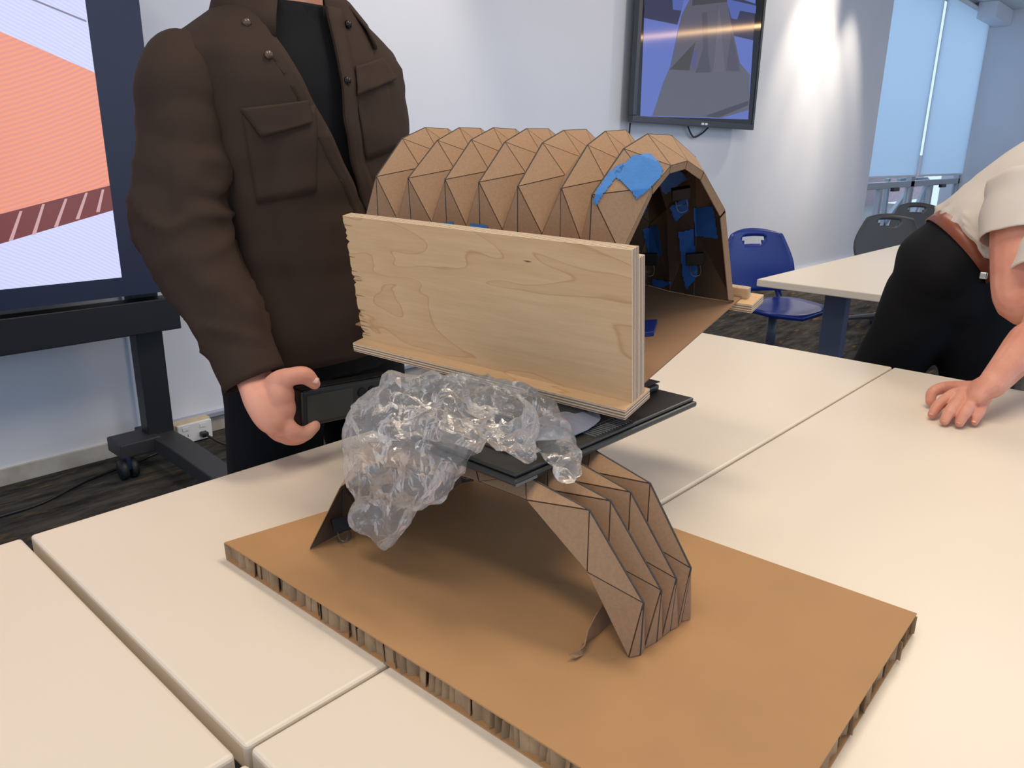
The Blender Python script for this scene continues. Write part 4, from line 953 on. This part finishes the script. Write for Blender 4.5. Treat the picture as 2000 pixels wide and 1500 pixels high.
man2 = join_meshes([body2, a1, h2]).build('person', m_skin, None, True); tag(man2, 'person in a white shirt and brown belt leaning with one hand on the table', 'person')
for t_, q in tips: nail(man2, t_+(t_-q).normalized()*.004+Vector((-.003, 0, .0070)), Vector((-.45, .0, 1)), t_-q, .0045, .005)
v, f = hair_mesh(HD, fw2); h_ = mesh_obj('hair', v, f, m_hair, man2, True); h_.modifiers.new('t', 'SOLIDIFY').thickness = .012
eyes(man2, HD, fw2)
tr2 = []
for L_ in lg: tr2.append(tube([L_[0]+Vector((0, 0, .03)), L_[0].lerp(L_[1], .45), L_[1], L_[2]+Vector((0, 0, .02))], [(.115, .125), (.095, .10), (.083, .085), (.07, .08)], 20, sub=6, disp=wrinkle(.008, (9, 9, 6), 16)))
tr2.append(tube([PEL-BD*.07, PEL-BD*.01, bc-BD*.03, bc+BD*.005], [(.055, .09), (.105, .155), (.110, .155), (.108, .148)], 26, sub=4, up=UPR, round_end=False))
tr2.append(ball(V3(1826, 552, 2.42), .112, (1, 1, 1.05))); tr2.append(ball(V3(1900, 570, 2.50), .110, (1, 1, 1.0))); tr2.append(ball(V3(1862, 575, 2.46), .11))
t2 = link('trousers', fuse(tr2, .008, 22), m_trs, man2, True)
for L_ in lg:
    v, f = tube([L_[2]+Vector((0, .05, -.045)), L_[2]+Vector((.02, -.02, -.04)), L_[2]+Vector((.05, -.17, -.055))], [(.045, .045), (.05, .05), (.032, .045)], 14, sub=3, round_end=True)
    v = [Vector((p.x, p.y, max(.002, p.z))) for p in v]; mesh_obj('shoe', v, f, MATS['black_plastic'], man2, True)
v, f = tube([bc-BD*.020, bc+BD*.018], [(.1185, .157), (.1165, .155)], 40, up=UPR, cap=False); blt = mesh_obj('belt', v, f, mat('belt_leather', (132, 70, 48), .4), man2, True); blt.modifiers.new('t', 'SOLIDIFY').thickness = .004
_p = V3(1921, 538, 2.30); bk_ = MB(); bk_.box(tuple(_p-Vector((.004, .009, .009))), tuple(_p+Vector((.004, .009, .009)))); bk_.build('buckle', mat('buckle_metal', (200, 200, 200), .25, metal=.9), blt, bevel=.003)
def d2(q, t, a):
    g_ = nz(Vector((math.cos(a)*2.6, math.sin(a)*2.6, t*2.0)), (1, 1, 1), 21); return .020*(max(0, 1-abs(g_)*3)**2-.2)*(.30+math.exp(-((t-.15)/.16)**2))+.006*nz(q, (7, 7, 7), 25)
v, f = tube([bc+BD*.004, bc+BD*.045, bc+BD*.12, CHE, SHO+(SHO-CHE)*.2], [(.106, .146), (.126, .166), (.130, .168), (.132, .168), (.09, .13)], 60, sub=14, up=UPR, disp=d2)
shr = mesh_obj('shirt', v, f, m_shirt, man2, True)
def d3(q, t, a): return .008*(abs(nz(q, (12, 12, 12), 31))*1.7-.35)
for S_, dirv in ((S1+Vector((.0, 0, -.005)), (E1-S1)), (S2, (EL2-S2))):
    dd = dirv.normalized(); v, f = tube([S_-dd*.05, S_+dd*.03, S_+dd*.075, S_+dd*.100], [(.085, .088), (.092, .096), (.092, .097), (.093, .098)], 32, sub=6, cap=False, disp=d3)
    o = mesh_obj('sleeve', v, f, m_shirt, shr, True); o.modifiers.new('t', 'SOLIDIFY').thickness = .003
v, f = tube([SHO.lerp(HD, .25), SHO.lerp(HD, .5)], [(.085, .09), (.07, .075)], 24, cap=False); o = mesh_obj('shirt_collar', v, f, m_shirt, shr, True); o.modifiers.new('t', 'SOLIDIFY').thickness = .003
